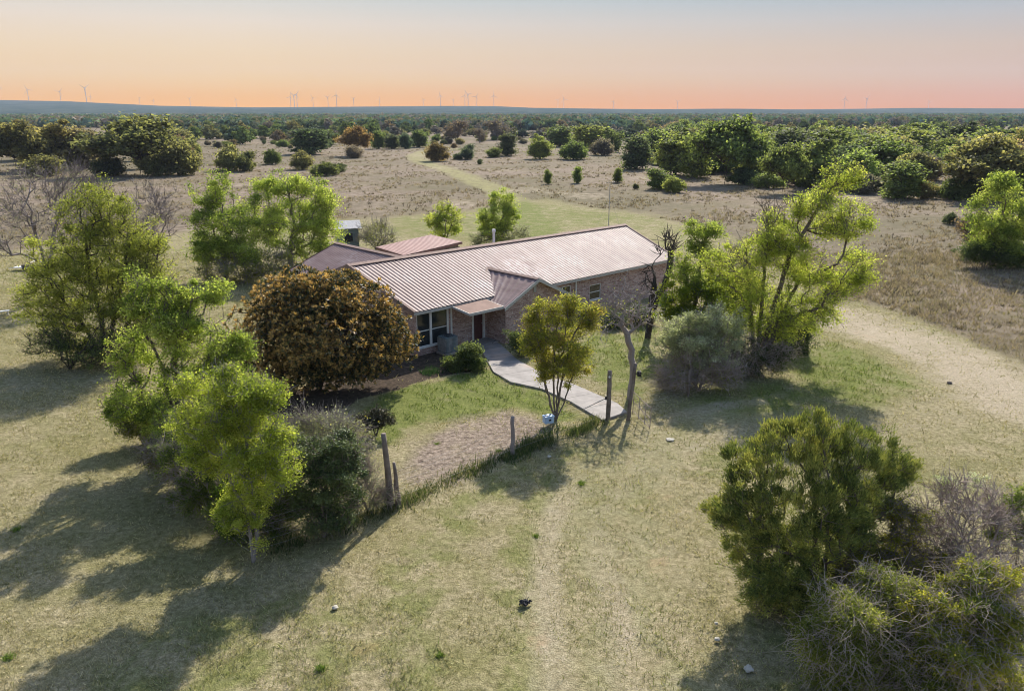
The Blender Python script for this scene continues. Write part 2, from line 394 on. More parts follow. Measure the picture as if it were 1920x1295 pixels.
def brick_mat():
    m, n, l, b = new_mat("pink_brick")
    uv = n.new("ShaderNodeTexCoord").outputs["UV"]
    br = n.new("ShaderNodeTexBrick"); l.new(uv, br.inputs["Vector"])
    br.inputs["Scale"].default_value = 1.0; br.inputs["Brick Width"].default_value = 0.30; br.inputs["Row Height"].default_value = 0.105
    br.inputs["Mortar Size"].default_value = 0.012; br.inputs["Bias"].default_value = 0.0
    br.inputs["Color1"].default_value = (0.26, 0.145, 0.12, 1); br.inputs["Color2"].default_value = (0.50, 0.35, 0.30, 1); br.inputs["Mortar"].default_value = (0.42, 0.36, 0.32, 1)
    f = noise(n, l, 5.5, 3, .6, uv); g = noise(n, l, 1.1, 3, .6, uv)
    c = mixc(n, l, remap(n, l, f, .56, .66, 0, .8), br.outputs["Color"], (0.115, 0.075, 0.07))
    c = mixc(n, l, remap(n, l, noise(n, l, 7.5, 2, .5, uv), .60, .68, 0, .7), c, (0.66, 0.60, 0.54))
    c = mixc(n, l, remap(n, l, g, .45, .7, 0, .35), c, (0.30, 0.195, 0.17))
    l.new(c, b.inputs["Base Color"]); b.inputs["Roughness"].default_value = 0.9; b.inputs["Specular IOR Level"].default_value = 0.1
    bump(n, l, b, br.outputs["Fac"], -0.5, 0.01)
    return m
M['brick'] = brick_mat()
def roof_mat(name, c1, c2, worn, rough=0.42):
    m, n, l, b = new_mat(name); v = objvec(n)
    mp = n.new("ShaderNodeMapping"); mp.inputs["Scale"].default_value = (1.0, 0.22, 0.6); l.new(v, mp.inputs["Vector"])
    f = noise(n, l, 2.4, 6, .65, mp.outputs[0]); g = noise(n, l, 0.35, 4, .6, v); k = noise(n, l, 9, 4, .6, mp.outputs[0])
    c = mixc(n, l, remap(n, l, f, .35, .68), c1, c2)
    c = mixc(n, l, remap(n, l, k, .55, .72, 0, .6), c, tuple(x * .72 for x in c1))
    wm = n.new("ShaderNodeMath"); wm.operation = 'MULTIPLY'; l.new(remap(n, l, g, .48, .62), wm.inputs[0]); l.new(remap(n, l, k, .45, .62, .1, .85), wm.inputs[1])
    c = mixc(n, l, wm.outputs[0], c, worn)
    l.new(c, b.inputs["Base Color"]); b.inputs["Roughness"].default_value = rough; b.inputs["Specular IOR Level"].default_value = 0.25
    b.inputs["Metallic"].default_value = 0.0
    return m
M['roof'] = roof_mat("rusty_painted_tin", (0.148, 0.089, 0.08), (0.22, 0.148, 0.135), (0.28, 0.225, 0.215), 0.6)
M['roof_shed'] = roof_mat("red_tin", (0.22, 0.115, 0.095), (0.28, 0.155, 0.13), (0.30, 0.185, 0.16), 0.6)
M['cap'] = plain("ridge_cap_metal", (0.24, 0.17, 0.142), 0.8, 0.08)
M['white'] = plain("white_trim_paint", (0.66, 0.65, 0.61), 0.55, 0.3, 0, 0.12)
M['fascia'] = plain("grey_fascia_paint", (0.42, 0.40, 0.36), 0.6, 0.3, 0, 0.15)
M['soffit'] = plain("soffit_board", (0.30, 0.25, 0.21), 0.8)
M['door'] = plain("door_red_brown", (0.095, 0.036, 0.032), 0.5, 0.4, 0, 0.15)
M['dark'] = plain("dark_interior", (0.012, 0.012, 0.014), 0.9)
M['acgrey'] = plain("teal_grey_metal", (0.13, 0.17, 0.175), 0.5, 0.4)
M['awning'] = plain("tan_awning_sheet", (0.235, 0.162, 0.13), 0.85, 0.08, 0, 0.15, 2.0)
M['steel'] = plain("galvanised_steel", (0.36, 0.35, 0.34), 0.45, 0.5, 0.4)
M['blue'] = plain("pale_blue_plastic", (0.42, 0.56, 0.70), 0.5, 0.4, 0, 0.1)
M['black'] = plain("black_rubber", (0.02, 0.02, 0.022), 0.6)
M['stone'] = plain("pale_limestone", (0.40, 0.37, 0.31), 0.9, 0.1)
M['paint_white'] = plain("turbine_paint", (0.62, 0.60, 0.60), 0.6, 0.3, 0, 0.03)
def glass_mat():
    m, n, l, b = new_mat("window_glass")
    b.inputs["Base Color"].default_value = (0.02, 0.025, 0.028, 1); b.inputs["Roughness"].default_value = 0.06; b.inputs["Specular IOR Level"].default_value = 0.7
    f = noise(n, l, 1.5, 2, .5, objvec(n)); bump(n, l, b, f, 0.05, 0.02)
    return m
M['glass'] = glass_mat()

EAVE, RIDGE = 2.6, 4.5
house = empty("ranch_house", (C0[0], C0[1], 0), "long pink brick ranch house under a weathered corrugated metal roof", "house", None, RZ)
def corrugated(P0, P1, Q0, Q1, pitch=0.265, amp=0.0145, rows=14, thick=0.02, clip=None, sag=0.0):
    """sheet from eave line P0-P1 to ridge line Q0-Q1, ribs running up the slope"""
    P0, P1, Q0, Q1 = [np.array(p, float) for p in (P0, P1, Q0, Q1)]
    L = np.linalg.norm(P1 - P0); per = max(2, int(round(L / pitch)))
    prof = [(0.0, 0.0), (0.46, 0.0), (0.60, 1.0), (0.86, 1.0)]
    us, hs = [], []
    for k in range(per):
        for u, h in prof: us.append((k + u) / per); hs.append(h)
    us.append(1.0); hs.append(0.0); us = np.array(us); hs = np.array(hs) * amp * 2
    nrm = np.cross(P1 - P0, Q0 - P0); nrm /= np.linalg.norm(nrm); nrm *= np.sign(nrm[2])
    vs = np.linspace(0, 1, rows + 1); V = []
    for v in vs:
        base = (P0 + (P1 - P0) * us[:, None]) * (1 - v) + (Q0 + (Q1 - Q0) * us[:, None]) * v
        V.append(base + nrm * hs[:, None])
    V = np.concatenate(V); k = len(us); n1 = len(V)
    i = (np.arange(rows)[:, None] * k + np.arange(k - 1)[None, :]).ravel()
    Fc = np.stack([i, i + 1, i + k + 1, i + k], 1)
    return V, Fc, nrm
def sheet(name, parts, mat, parent):
    Vs, Fs, o = [], [], 0
    for V, Fc, nrm in parts:
        Vs.append(V); Fs.append(Fc + o); o += len(V)
        Vs.append(V - nrm * 0.03); Fs.append(Fc[:, ::-1] + o); o += len(V)
    me = np_mesh(name, np.concatenate(Vs), np.concatenate(Fs), 4)
    return link(name, me, mat, parent)
# main roof: front slope and back slope
E0, E1 = (0.0, 0.0, EAVE), (23.95, 0.0, EAVE); Rg0, Rg1 = (-0.55, 5.5, RIDGE), (24.3, 5.3, RIDGE); B0, B1 = (-0.3, 10.9, EAVE), (24.4, 10.7, EAVE)
roof = sheet("roof", [corrugated(E0, E1, Rg0, Rg1), corrugated(B1, B0, Rg1, Rg0, rows=6)], M['roof'], house)
cp = MB()
for sgn, rise in ((-1, 0.34), (1, 0.35)):
    cp.quad((-0.6, 5.5, RIDGE + 0.075), (24.35, 5.3, RIDGE + 0.075), (24.35, 5.3 + sgn * 0.30, RIDGE - 0.015), (-0.6, 5.5 + sgn * 0.30, RIDGE - 0.015))
cp.build("ridge_cap", M['cap'], roof)
for (a, b_) in ((E0, Rg0), (E1, Rg1), (B0, Rg0), (B1, Rg1)):
    a = Vector(a) + Vector((0, 0, 0.0)); b_ = Vector(b_); rt = MB(); sx = -0.02 if a.x < 5 else 0.02
    rt.quad(a + Vector((sx, 0, 0.06)), b_ + Vector((sx, 0, 0.06)), b_ + Vector((sx, 0, -0.16)), a + Vector((sx, 0, -0.16)))
    rt.quad(a + Vector((sx, 0, 0.06)), b_ + Vector((sx, 0, 0.06)), b_ + Vector((-sx * 6, 0, 0.055)), a + Vector((-sx * 6, 0, 0.055)))
    rt.build("rake_trim", M['cap'], roof)
fa = MB(); fa.box(0.02, 23.9, 0.02, 0.05, EAVE - 0.19, EAVE - 0.035); fa.box(-0.2, 24.3, 10.72, 10.75, EAVE - 0.19, EAVE - 0.035)
fa.build("fascia", M['fascia'], house)
MB().box(0.05, 23.9, 0.055, 0.40, EAVE - 0.17, EAVE - 0.15).build("soffit", M['soffit'], house)

def wall_run(mb, s0, s1, z1, openings, y0, y1, zb=-0.2):
    """a wall along s with rectangular openings (a,b,z0,z1)"""
    cuts = sorted({s0, s1, *[o[0] for o in openings], *[o[1] for o in openings]})
    for a, b_ in zip(cuts[:-1], cuts[1:]):
        op = [o for o in openings if o[0] <= a + 1e-6 and o[1] >= b_ - 1e-6]
        if not op: mb.box(a, b_, y0, y1, zb, z1); continue
        o = op[0]
        if o[2] > zb: mb.box(a, b_, y0, y1, zb, o[2])
        if o[3] < z1: mb.box(a, b_, y0, y1, o[3], z1)
WT = EAVE - 0.15
wl_ = MB()
wall_run(wl_, 0.35, 5.55, WT, [(0.45, 2.72, 0.42, 2.33), (4.42, 5.40, 0.0, 2.16)], 0.40, 0.62)
wall_run(wl_, 10.2, 13.25, WT, [(11.3, 12.9, 0.85, 2.15)], 0.40, 0.62)
wall_run(wl_, 13.25, 23.55, WT, [(14.72, 15.88, 0.82, 1.86)], 0.40, 0.62)
# gable ends and rear
for x in (0.35, 23.33):
    wl_.prism([(x, 0.62), (x + 0.22, 0.62), (x + 0.22, 10.3), (x, 10.3)], -0.2, WT)
    i = len(wl_.v); wl_.v += [(x, 0.6, WT), (x, 5.45, RIDGE - 0.12), (x, 10.3, WT), (x + .22, 0.6, WT), (x + .22, 5.45, RIDGE - 0.12), (x + .22, 10.3, WT)]
    wl_.f += [(i, i + 1, i + 2), (i + 3, i + 5, i + 4), (i, i + 3, i + 4, i + 1), (i + 1, i + 4, i + 5, i + 2)]
wl_.box(0.57, 23.33, 10.1, 10.3, -0.2, WT)
wl_.build("wall", M['brick'], house)
MB().box(0.6, 23.3, 0.9, 0.95, 0.0, 2.4).build("interior_partition", M['dark'], house)
def window(s0, s1, z0, z1, y, rails, panes_mul=(), wmat='white', sill=True):
    f = MB(); t = 0.055
    f.box(s0, s0 + t, y - 0.03, y + 0.06, z0, z1); f.box(s1 - t, s1, y - 0.03, y + 0.06, z0, z1)
    f.box(s0 + t, s1 - t, y - 0.03, y + 0.06, z1 - t, z1); f.box(s0 + t, s1 - t, y - 0.03, y + 0.06, z0, z0 + t)
    for z in rails: f.box(s0 + t, s1 - t, y - 0.022, y + 0.05, z - 0.028, z + 0.028)
    for x, w in panes_mul: f.box(x - w, x + w, y - 0.055, y + 0.055, z0 + t, z1 - t)
    wo = f.build("window", M[wmat], house, 0.004)
    MB().box(s0 + t, s1 - t, y + 0.0, y + 0.012, z0 + t, z1 - t).build("pane", M['glass'], wo)
    if sill: MB().box(s0 - 0.06, s1 + 0.06, y - 0.12, y + 0.02, z0 - 0.07, z0 - 0.003).build("sill", M['white'], wo, 0.006)
    return wo
window(0.45, 2.72, 0.42, 2.33, 0.45, (1.32,), ((1.42, 0.075), (2.62, 0.05)))
window(11.3, 12.9, 0.85, 2.15, 0.46, (1.5,), ((12.1, 0.03),))
window(14.72, 15.88, 0.82, 1.86, 0.46, (1.34,))
d = MB(); d.box(4.56, 5.28, 0.47, 0.52, 0.06, 2.06)
for z0, z1 in ((0.2, 0.9), (1.05, 1.9)):
    for a, b_ in ((4.64, 4.88), (4.96, 5.20)): d.box(a, b_, 0.455, 0.47, z0, z1)
door = d.build("door", M['door'], house, 0.004)
MB().tube([(5.2, 0.455, 1.0), (5.2, 0.40, 1.0)], 0.03).build("door_knob", M['steel'], door)
df = MB(); df.box(4.42, 4.55, 0.38, 0.6, 0.0, 2.16); df.box(5.29, 5.40, 0.38, 0.6, 0.0, 2.16); df.box(4.55, 5.29, 0.38, 0.6, 2.07, 2.16); df.box(4.55, 5.29, 0.38, 0.6, 0.0, 0.055)
df.build("door_frame", M['white'], house)
for x in (13.3,): MB().box(x - 0.05, x + 0.05, 0.30, 0.397, 0.0, WT).build("downspout", M['white'], house, 0.01)
MB().box(2.80, 2.90, 0.32, 0.397, 0.35, WT).build("corner_post", M['white'], house, 0.01)
# gabled front bay
GS0, GS1, GD = 5.55, 10.2, -1.25
AP = 0.5 * (GS0 + GS1) + 0.02; GZE, GZA = 2.42, 3.52
gw = MB()
gw.box(GS0, GS0 + 0.22, GD + 0.22, 0.398, -0.2, GZE); gw.box(GS1 - 0.22, GS1, GD + 0.22, 0.398, -0.2, GZE); gw.box(GS0, GS1, GD, GD + 0.22, -0.2, GZE)
i = len(gw.v); gw.v += [(GS0, GD, GZE), (AP, GD, GZA - 0.06), (GS1, GD, GZE), (GS0, GD + .22, GZE), (AP, GD + .22, GZA - 0.06), (GS1, GD + .22, GZE)]
gw.f += [(i, i + 1, i + 2), (i + 3, i + 5, i + 4), (i, i + 3, i + 4, i + 1), (i + 1, i + 4, i + 5, i + 2)]
gw.build("bay_wall", M['brick'], house)
def main_z(dd): return EAVE + (RIDGE - EAVE) * dd / 5.5
OV, OD = 0.42, 0.38
slope = (GZA - GZE) / (AP - GS0)
ez = GZE - OV * slope + 0.02
# each bay slope is trimmed along the valley where it meets the main roof
def bay_side(sgn):
    out = []; Pe = AP + sgn * (AP - GS0 + OV)
    y_f = GD - OD
    apz = GZA + 0.05
    yr = (apz - EAVE) / (RIDGE - EAVE) * 5.5 + 0.02
    ye = max((ez - EAVE) / (RIDGE - EAVE) * 5.5 + 0.05, 0.02)
    if sgn < 0: P0, P1, Q0, Q1 = (Pe, ye, ez), (Pe, y_f, ez), (AP, yr, apz), (AP, y_f, apz)
    else: P0, P1, Q0, Q1 = (Pe, y_f, ez), (Pe, ye, ez), (AP, y_f, apz), (AP, yr, apz)
    return corrugated(P0, P1, Q0, Q1, 0.235, 0.016, 4), (Pe, ye, ez), (AP, yr, apz)
bl, vl0, vl1 = bay_side(-1); br_, vr0, vr1 = bay_side(1)
bay_roof = sheet("bay_roof", [bl, br_], M['roof'], house)
cap2 = MB()
for sg in (-1, 1):
    cap2.quad((AP, GD - OD - 0.02, GZA + 0.125), (AP, vl1[1], GZA + 0.125), (AP + sg * 0.2, vl1[1], GZA + 0.045), (AP + sg * 0.2, GD - OD - 0.02, GZA + 0.045))
for a, b_ in ((vl0, vl1), (vr0, vr1)):
    a = Vector(a) + Vector((0, 0, .06)); b_ = Vector(b_) + Vector((0, 0, .06)); o = Vector((0.16 if a.x > AP else -0.16, 0.05, 0.045))
    cap2.quad(a - o * .4 + Vector((0, 0, .02)), b_ - o * .4 + Vector((0, 0, .02)), b_ + o, a + o)
cap2.build("ridge_cap", M['cap'], bay_roof)
bf = MB(); y_f = GD - OD
for sg in (-1, 1):
    Pe = AP + sg * (AP - GS0 + OV); a = Vector((Pe, y_f, ez)); b_ = Vector((AP, y_f, GZA + 0.05))
    for yy in (-0.035, 0.0):
        pass
    i = len(bf.v); z = Vector((0, 0, 1))
    for yy in (-0.03, 0.005):
        for q, h in ((a, -0.17), (b_, -0.17), (b_, 0.03), (a, 0.03)): bf.v.append(tuple(q + z * h + Vector((0, yy, 0))))
    bf.f += [(i, i + 1, i + 2, i + 3), (i + 4, i + 7, i + 6, i + 5), (i, i + 4, i + 5, i + 1), (i + 3, i + 2, i + 6, i + 7), (i, i + 3, i + 7, i + 4), (i + 1, i + 5, i + 6, i + 2)]
bf.build("bay_fascia", M['fascia'], house)
v_ = MB(); v_.box(AP - 0.11, AP + 0.11, GD - 0.04, GD - 0.004, 2.72, 3.18)
for k in range(5): v_.box(AP - 0.09, AP + 0.09, GD - 0.06, GD - 0.041, 2.76 + k * 0.08, 2.80 + k * 0.08)
v_.build("gable_vent", M['fascia'], house)
# porch awning
aw = MB(); A_ = [(2.68, 0.02, 2.50), (5.12, 0.02, 2.54), (5.12, -1.52, 2.36), (2.68, -1.52, 2.32)]
i = len(aw.v); aw.v += A_ + [(x, y, z - 0.04) for x, y, z in A_]
aw.f += [(i, i + 1, i + 2, i + 3), (i + 7, i + 6, i + 5, i + 4)] + [(i + k, i + 4 + k, i + 4 + (k + 1) % 4, i + (k + 1) % 4) for k in range(4)]
awn = aw.build("porch_awning", M['awning'], house)
at_ = MB(); at_.box(2.66, 5.14, -1.56, -1.525, 2.22, 2.375)
for x in (2.62, 5.125):
    i = len(at_.v); at_.v += [(x, 0, 2.52), (x + .04, 0, 2.52), (x + .04, 0, 2.40), (x, 0, 2.40), (x, -1.55, 2.36), (x + .04, -1.55, 2.36), (x + .04, -1.55, 2.22), (x, -1.55, 2.22)]
    at_.f += [(i, i + 1, i + 2, i + 3), (i + 4, i + 7, i + 6, i + 5), (i, i + 4, i + 5, i + 1), (i + 1, i + 5, i + 6, i + 2), (i + 2, i + 6, i + 7, i + 3), (i + 3, i + 7, i + 4, i)]
at_.build("awning_trim", M['fascia'], awn)
MB().box(4.2, 5.5, -0.75, 0.37, -0.1, 0.10).build("door_step", M['concrete'], house, 0.015)
# rear wing
rw_s0, rw_s1, rw_y = 1.3, 8.9, 15.9
rm = 0.5 * (rw_s0 + rw_s1)
RWZ = 3.95
sheet("rear_roof", [corrugated((rw_s0, rw_y, 2.5), (rw_s0, 8.4, 2.5), (rm, rw_y, RWZ), (rm, 7.1, RWZ)), corrugated((rw_s1, 8.4, 2.5), (rw_s1, rw_y, 2.5), (rm, 7.1, RWZ), (rm, rw_y, RWZ))], M['roof'], house)
rc = MB()
for sg in (-1, 1): rc.quad((rm, 7.0, RWZ + .08), (rm, rw_y + .05, RWZ + .08), (rm + sg * .25, rw_y + .05, RWZ), (rm + sg * .25, 7.0, RWZ))
for x0, z0 in ((rw_s0, 2.5), (rw_s1, 2.5)): rc.quad((x0, rw_y + .03, z0 + .06), (rm, rw_y + .03, RWZ + .06), (rm, rw_y + .03, RWZ - .15), (x0, rw_y + .03, z0 - .15))
rc.build("rear_ridge_cap", M['cap'], house)
rwl = MB(); rwl.box(rw_s0 + .4, rw_s0 + .6, 10.3, rw_y - .3, -.2, 2.42); rwl.box(rw_s1 - .6, rw_s1 - .4, 10.3, rw_y - .3, -.2, 2.42); rwl.box(rw_s0 + .6, rw_s1 - .6, rw_y - .5, rw_y - .3, -.2, 2.42)
rwl.build("rear_wall", M['brick'], house)
# roof vent pipe
vp = MB(); q = at(926, 452, 4.3)
lq = np.array([(q[:2] - C0) @ UX, (q[:2] - C0) @ UB])
vp.tube([(lq[0], max(lq[1], 6.2), 4.0), (lq[0], max(lq[1], 6.2), 4.95)], 0.09, 0.09, 10); vp.tube([(lq[0], max(lq[1], 6.2), 4.95), (lq[0], max(lq[1], 6.2), 5.12)], 0.14, 0.12, 10)
vp.build("vent_pipe", M['white'], house)

# air conditioner
ac = empty("air_conditioner", tuple(W(2.05, -0.28, 0)), "teal grey air conditioning unit standing below the front window", "air conditioner", None, RZ)
MB().box(-.5, .5, -.42, .42, -.03, .10).build("pad", M['concrete'], ac, 0.01)
MB().box(-.43, .43, -.38, .38, .10, .98).build("housing", M['acgrey'], ac, 0.03)
g = MB()
for k in range(10): g.box(-.40 + k * .085, -.37 + k * .085, -.395, -.381, .16, .92)
for k in range(9): g.box(-.445, -.431, -.34 + k * .085, -.31 + k * .085, .16, .92)
g.build("grille", M['steel'], ac)
g = MB()
for rr in (.32, .22, .12):
    g.tube([(rr * math.cos(t), rr * math.sin(t), 1.0) for t in np.linspace(0, 6.283, 19)], .012, .012, 5, False)
g.build("fan_guard", M['black'], ac)

# shed behind the house
sq = [at(705, 463, 2.35), at(808, 440, 2.75), at(867, 453, 2.45), at(757, 479, 2.05)]
c_ = sum(sq) / 4
shed = empty("shed", (c_[0], c_[1], 0), "small shed with a flat reddish tin roof behind the house", "shed")
rel = [Vector(p - np.array([c_[0], c_[1], 0])) for p in sq]
V, Fc, nr = corrugated(rel[3], rel[2], rel[0], rel[1], 0.3, 0.007, 6)
sheet("roof", [(V, Fc, nr)], M['roof_shed'], shed)
s_ = MB(); ins = [p * 0.9 for p in rel]
for k in range(4):
    a, b_ = ins[k], ins[(k + 1) % 4]
    if k == 3 or k == 0: s_.quad((a.x, a.y, -.1), (b_.x, b_.y, -.1), (b_.x, b_.y, rel[(k + 1) % 4].z - .12), (a.x, a.y, rel[k].z - .12))
    else: s_.quad((a.x, a.y, 0.9), (b_.x, b_.y, 0.9), (b_.x, b_.y, rel[(k + 1) % 4].z - .12), (a.x, a.y, rel[k].z - .12))
s_.build("wall", M['wood_post'], shed)
ed = MB()
for k in range(4):
    a, b_ = rel[k], rel[(k + 1) % 4]; ed.quad(a + Vector((0, 0, -.04)), b_ + Vector((0, 0, -.04)), b_ + Vector((0, 0, -.2)), a + Vector((0, 0, -.2)))
ed.build("roof_edge", M['roof_shed'], shed)
for p in ins: MB().box(p.x * 1.02 - .06, p.x * 1.02 + .06, p.y * 1.02 - .06, p.y * 1.02 + .06, 0, p.z - .16).build("corner_post", M['wood_post'], shed)

# raised blind / hut with pale roof between trees
b0 = at(652, 466); hut = empty("hut", (b0[0], b0[1], 0), "dark little hut with pale tin roof, half hidden by a bright green tree", "hut", None, R(20))
MB().box(-1.0, 1.0, -.9, .9, 0, 2.0).build("wall", M['acgrey'], hut)
rf = MB()
for sg in (-1, 1): rf.quad((-1.3, 0, 2.75), (1.3, 0, 2.75), (1.3, sg * 1.2, 2.1), (-1.3, sg * 1.2, 2.1))
rf.quad((-1.0, -.9, 2.0), (-1.0, .9, 2.0), (-1.0, 0, 2.7)); rf.quad((1.0, -.9, 2.0), (1.0, .9, 2.0), (1.0, 0, 2.7))
rf.build("roof", M['steel'], hut)
MB().box(-.35, .4, -.93, -.903, .8, 1.6).build("opening", M['black'], hut)

# antenna pole
p0 = at(1141, 424); ap = empty("antenna_mast", tuple(p0), "thin tall antenna pole standing on the grass behind the house roof", "antenna")
MB().tube([(0, 0, 0), (0, 0, 5.1)], 0.05, 0.035, 8).build("pole", M['steel'], ap)
an = MB(); an.tube([(-.55, 0, 5.0), (.6, 0, 5.08)], .018)
for k in range(5): an.tube([(-.5 + k * .25, -.35 + k * .03, 5.01 + k * .018), (-.5 + k * .25, .35 - k * .03, 5.01 + k * .018)], .012, None, 5)
an.build("aerial", M['steel'], ap)
for k in range(3):
    a = k * 2.1 + .4; MB().tube([(0, 0, 3.6), (1.5 * math.cos(a), 1.5 * math.sin(a), 0)], .007, None, 4).build("guy_wire", M['steel'], ap)

# ------------------------------------------------------------------ vegetation generator
def sample_blobs(blobs, n, rng, shell=2.6, gap=0.35, clump=12):
    """points in a union of ellipsoids (cx,cy,cz,rx,ry,rz,weight); each ellipsoid is broken into leafy clumps with gaps between"""
    sub, own = [], []
    for k, b in enumerate(blobs):
        w = b[6] if len(b) > 6 else 1.0
        if clump <= 0: sub.append((*b[:6], w)); own.append(k); continue
        r3 = np.array(b[3:6]); sub.append((*b[:3], *(r3 * .93), w * .42)); own.append(k)
        for q in range(clump):
            d = rng.normal(size=3); d /= np.linalg.norm(d)
            f = rng.uniform(.20, .42)
            c = np.array(b[:3]) + d * r3 * (1.04 - f * .75) * rng.rand() ** .28
            e = rng.uniform(.8, 1.25, 3)
            sub.append((*c, *(r3 * f * e * np.array([1, 1, .92])), w)); own.append(k)
    S = np.array(sub); own = np.array(own)
    vol = (S[:, 3] * S[:, 4] * S[:, 5]) ** 0.75 * S[:, 6]; vol /= vol.sum()
    out = np.zeros((0, 3)); idx = np.zeros(0, int); cid = np.zeros(0, int)
    while len(out) < n:
        m = n * 2; k = rng.choice(len(S), m, p=vol); B = S[k]
        d = rng.normal(size=(m, 3)); d /= np.linalg.norm(d, axis=1)[:, None]
        r = rng.rand(m) ** (1 / shell)
        ph = B[:, 0] * 7.3 + B[:, 2] * 5.1
        lump = 0.95 + 0.13 * np.sin(d[:, 0] * 5.1 + ph) + 0.13 * np.sin(d[:, 1] * 4.7 + d[:, 2] * 3 + ph * 1.7) + 0.1 * np.sin(d[:, 2] * 6.3 - d[:, 0] * 2 + ph * .6)
        lump = lump * np.where((rng.rand(m) < .12) & (shell < 5), 1.1 + .5 * rng.rand(m), 1.0)
        p = B[:, :3] + d * (r * lump)[:, None] * B[:, 3:6]
        keep = p[:, 2] > 0.05
        out = np.concatenate([out, p[keep]]); idx = np.concatenate([idx, own[k][keep]]); cid = np.concatenate([cid, k[keep]])
    return out[:n], idx[:n], cid[:n]
def skeleton(stems, tips, rng, bf=0.3, step=0.4, lift=0.12, jit=0.05):
    cap = 400 + len(tips) * 14
    P = np.zeros((cap, 3)); par = np.full(cap, -1); pl = np.zeros(cap); n = 0
    for st in stems:
        st = np.array(st, float); prev = -1
        for a in range(len(st)):
            if a == 0: P[n] = st[0]; par[n] = -1; prev = n; n += 1; continue
            L = np.linalg.norm(st[a] - st[a - 1]); m = max(1, int(L / step))
            for q in range(1, m + 1):
                P[n] = st[a - 1] + (st[a] - st[a - 1]) * q / m + (rng.normal(size=3) * jit * 0.5 if q < m else 0)
                par[n] = prev; pl[n] = pl[prev] + L / m; prev = n; n += 1
    low = P[:n, 2].max() * 0.25
    order = np.argsort(np.linalg.norm(tips - P[:n].mean(0), axis=1))
    for t in tips[order]:
        if n > cap - 20: break
        d = np.linalg.norm(P[:n] - t, axis=1)
        cost = d + bf * pl[:n] + np.where(P[:n, 2] > t[2] + 0.3, 0.6, 0)
        k = int(np.argmin(cost)); L = d[k]; m = min(9, max(1, int(L / step)))
        a = P[k].copy(); prev = k
        for q in range(1, m + 1):
            u = q / m
            p = a + (t - a) * u
            if q < m: p = p + rng.normal(size=3) * jit + np.array([0, 0, lift * L * math.sin(u * math.pi) * 0.5])
            P[n] = p; par[n] = prev; pl[n] = pl[prev] + L / m; prev = n; n += 1
    return P[:n], par[:n]
def radii(par, r_tip, r_root, e=2.2):
    n = len(par); s = np.zeros(n); ch = np.zeros(n, int)
    for i in range(n - 1, -1, -1):
        if s[i] == 0: s[i] = 1.0
        if par[i] >= 0: s[par[i]] += s[i]
    w = s ** (1 / e); wm = w.max()
    if wm <= 1.0001: return np.full(n, r_root)
    g = math.log(r_root / r_tip) / math.log(wm)
    return r_tip * w ** g
def tubes(A, B, ra, rb, k=5):
    d = B - A; L = np.linalg.norm(d, axis=1); ok = L > 1e-5
    A, B, ra, rb, d, L = A[ok], B[ok], ra[ok], rb[ok], d[ok], L[ok]
    d = d / L[:, None]
    h = np.where(np.abs(d[:, 2:3]) < 0.9, np.array([[0, 0, 1.0]]), np.array([[1.0, 0, 0]]))
    u = np.cross(d, h); u /= np.linalg.norm(u, axis=1)[:, None]; w = np.cross(d, u)
    n = len(A); V = np.zeros((n, 2, k, 3))
    for q in range(k):
        t = 6.28318 * q / k; o = u * math.cos(t) + w * math.sin(t)
        V[:, 0, q] = A - d * ra[:, None] * 0.3 + o * ra[:, None]; V[:, 1, q] = B + o * rb[:, None]
    b = np.arange(n)[:, None] * 2 * k; q = np.arange(k)[None, :]; q2 = (q + 1) % k
    Fc = np.stack([b + q, b + q2, b + k + q2, b + k + q], 2).reshape(-1, 4)
    return V.reshape(-1, 3), Fc
def leaf_quads(C, axis, nrm, ln, wd, fold=0.0):
    axis = axis / np.linalg.norm(axis, axis=1)[:, None]
    side = np.cross(nrm, axis); side /= np.maximum(np.linalg.norm(side, axis=1), 1e-6)[:, None]
    V = np.stack([C - axis * ln[:, None] / 2, C + side * wd[:, None] / 2 - axis * (ln * .05)[:, None], C + axis * ln[:, None] / 2, C - side * wd[:, None] / 2 - axis * (ln * .05)[:, None]], 1)
    n = len(C); return V.reshape(-1, 3), np.arange(n * 4).reshape(n, 4)
def palette_cols(t, pal):
    pal = np.array(pal); x = np.clip(t, 0, 0.9999) * (len(pal) - 1); i = x.astype(int); f = (x - i)[:, None]
    return pal[i] * (1 - f) + pal[np.minimum(i + 1, len(pal) - 1)] * f

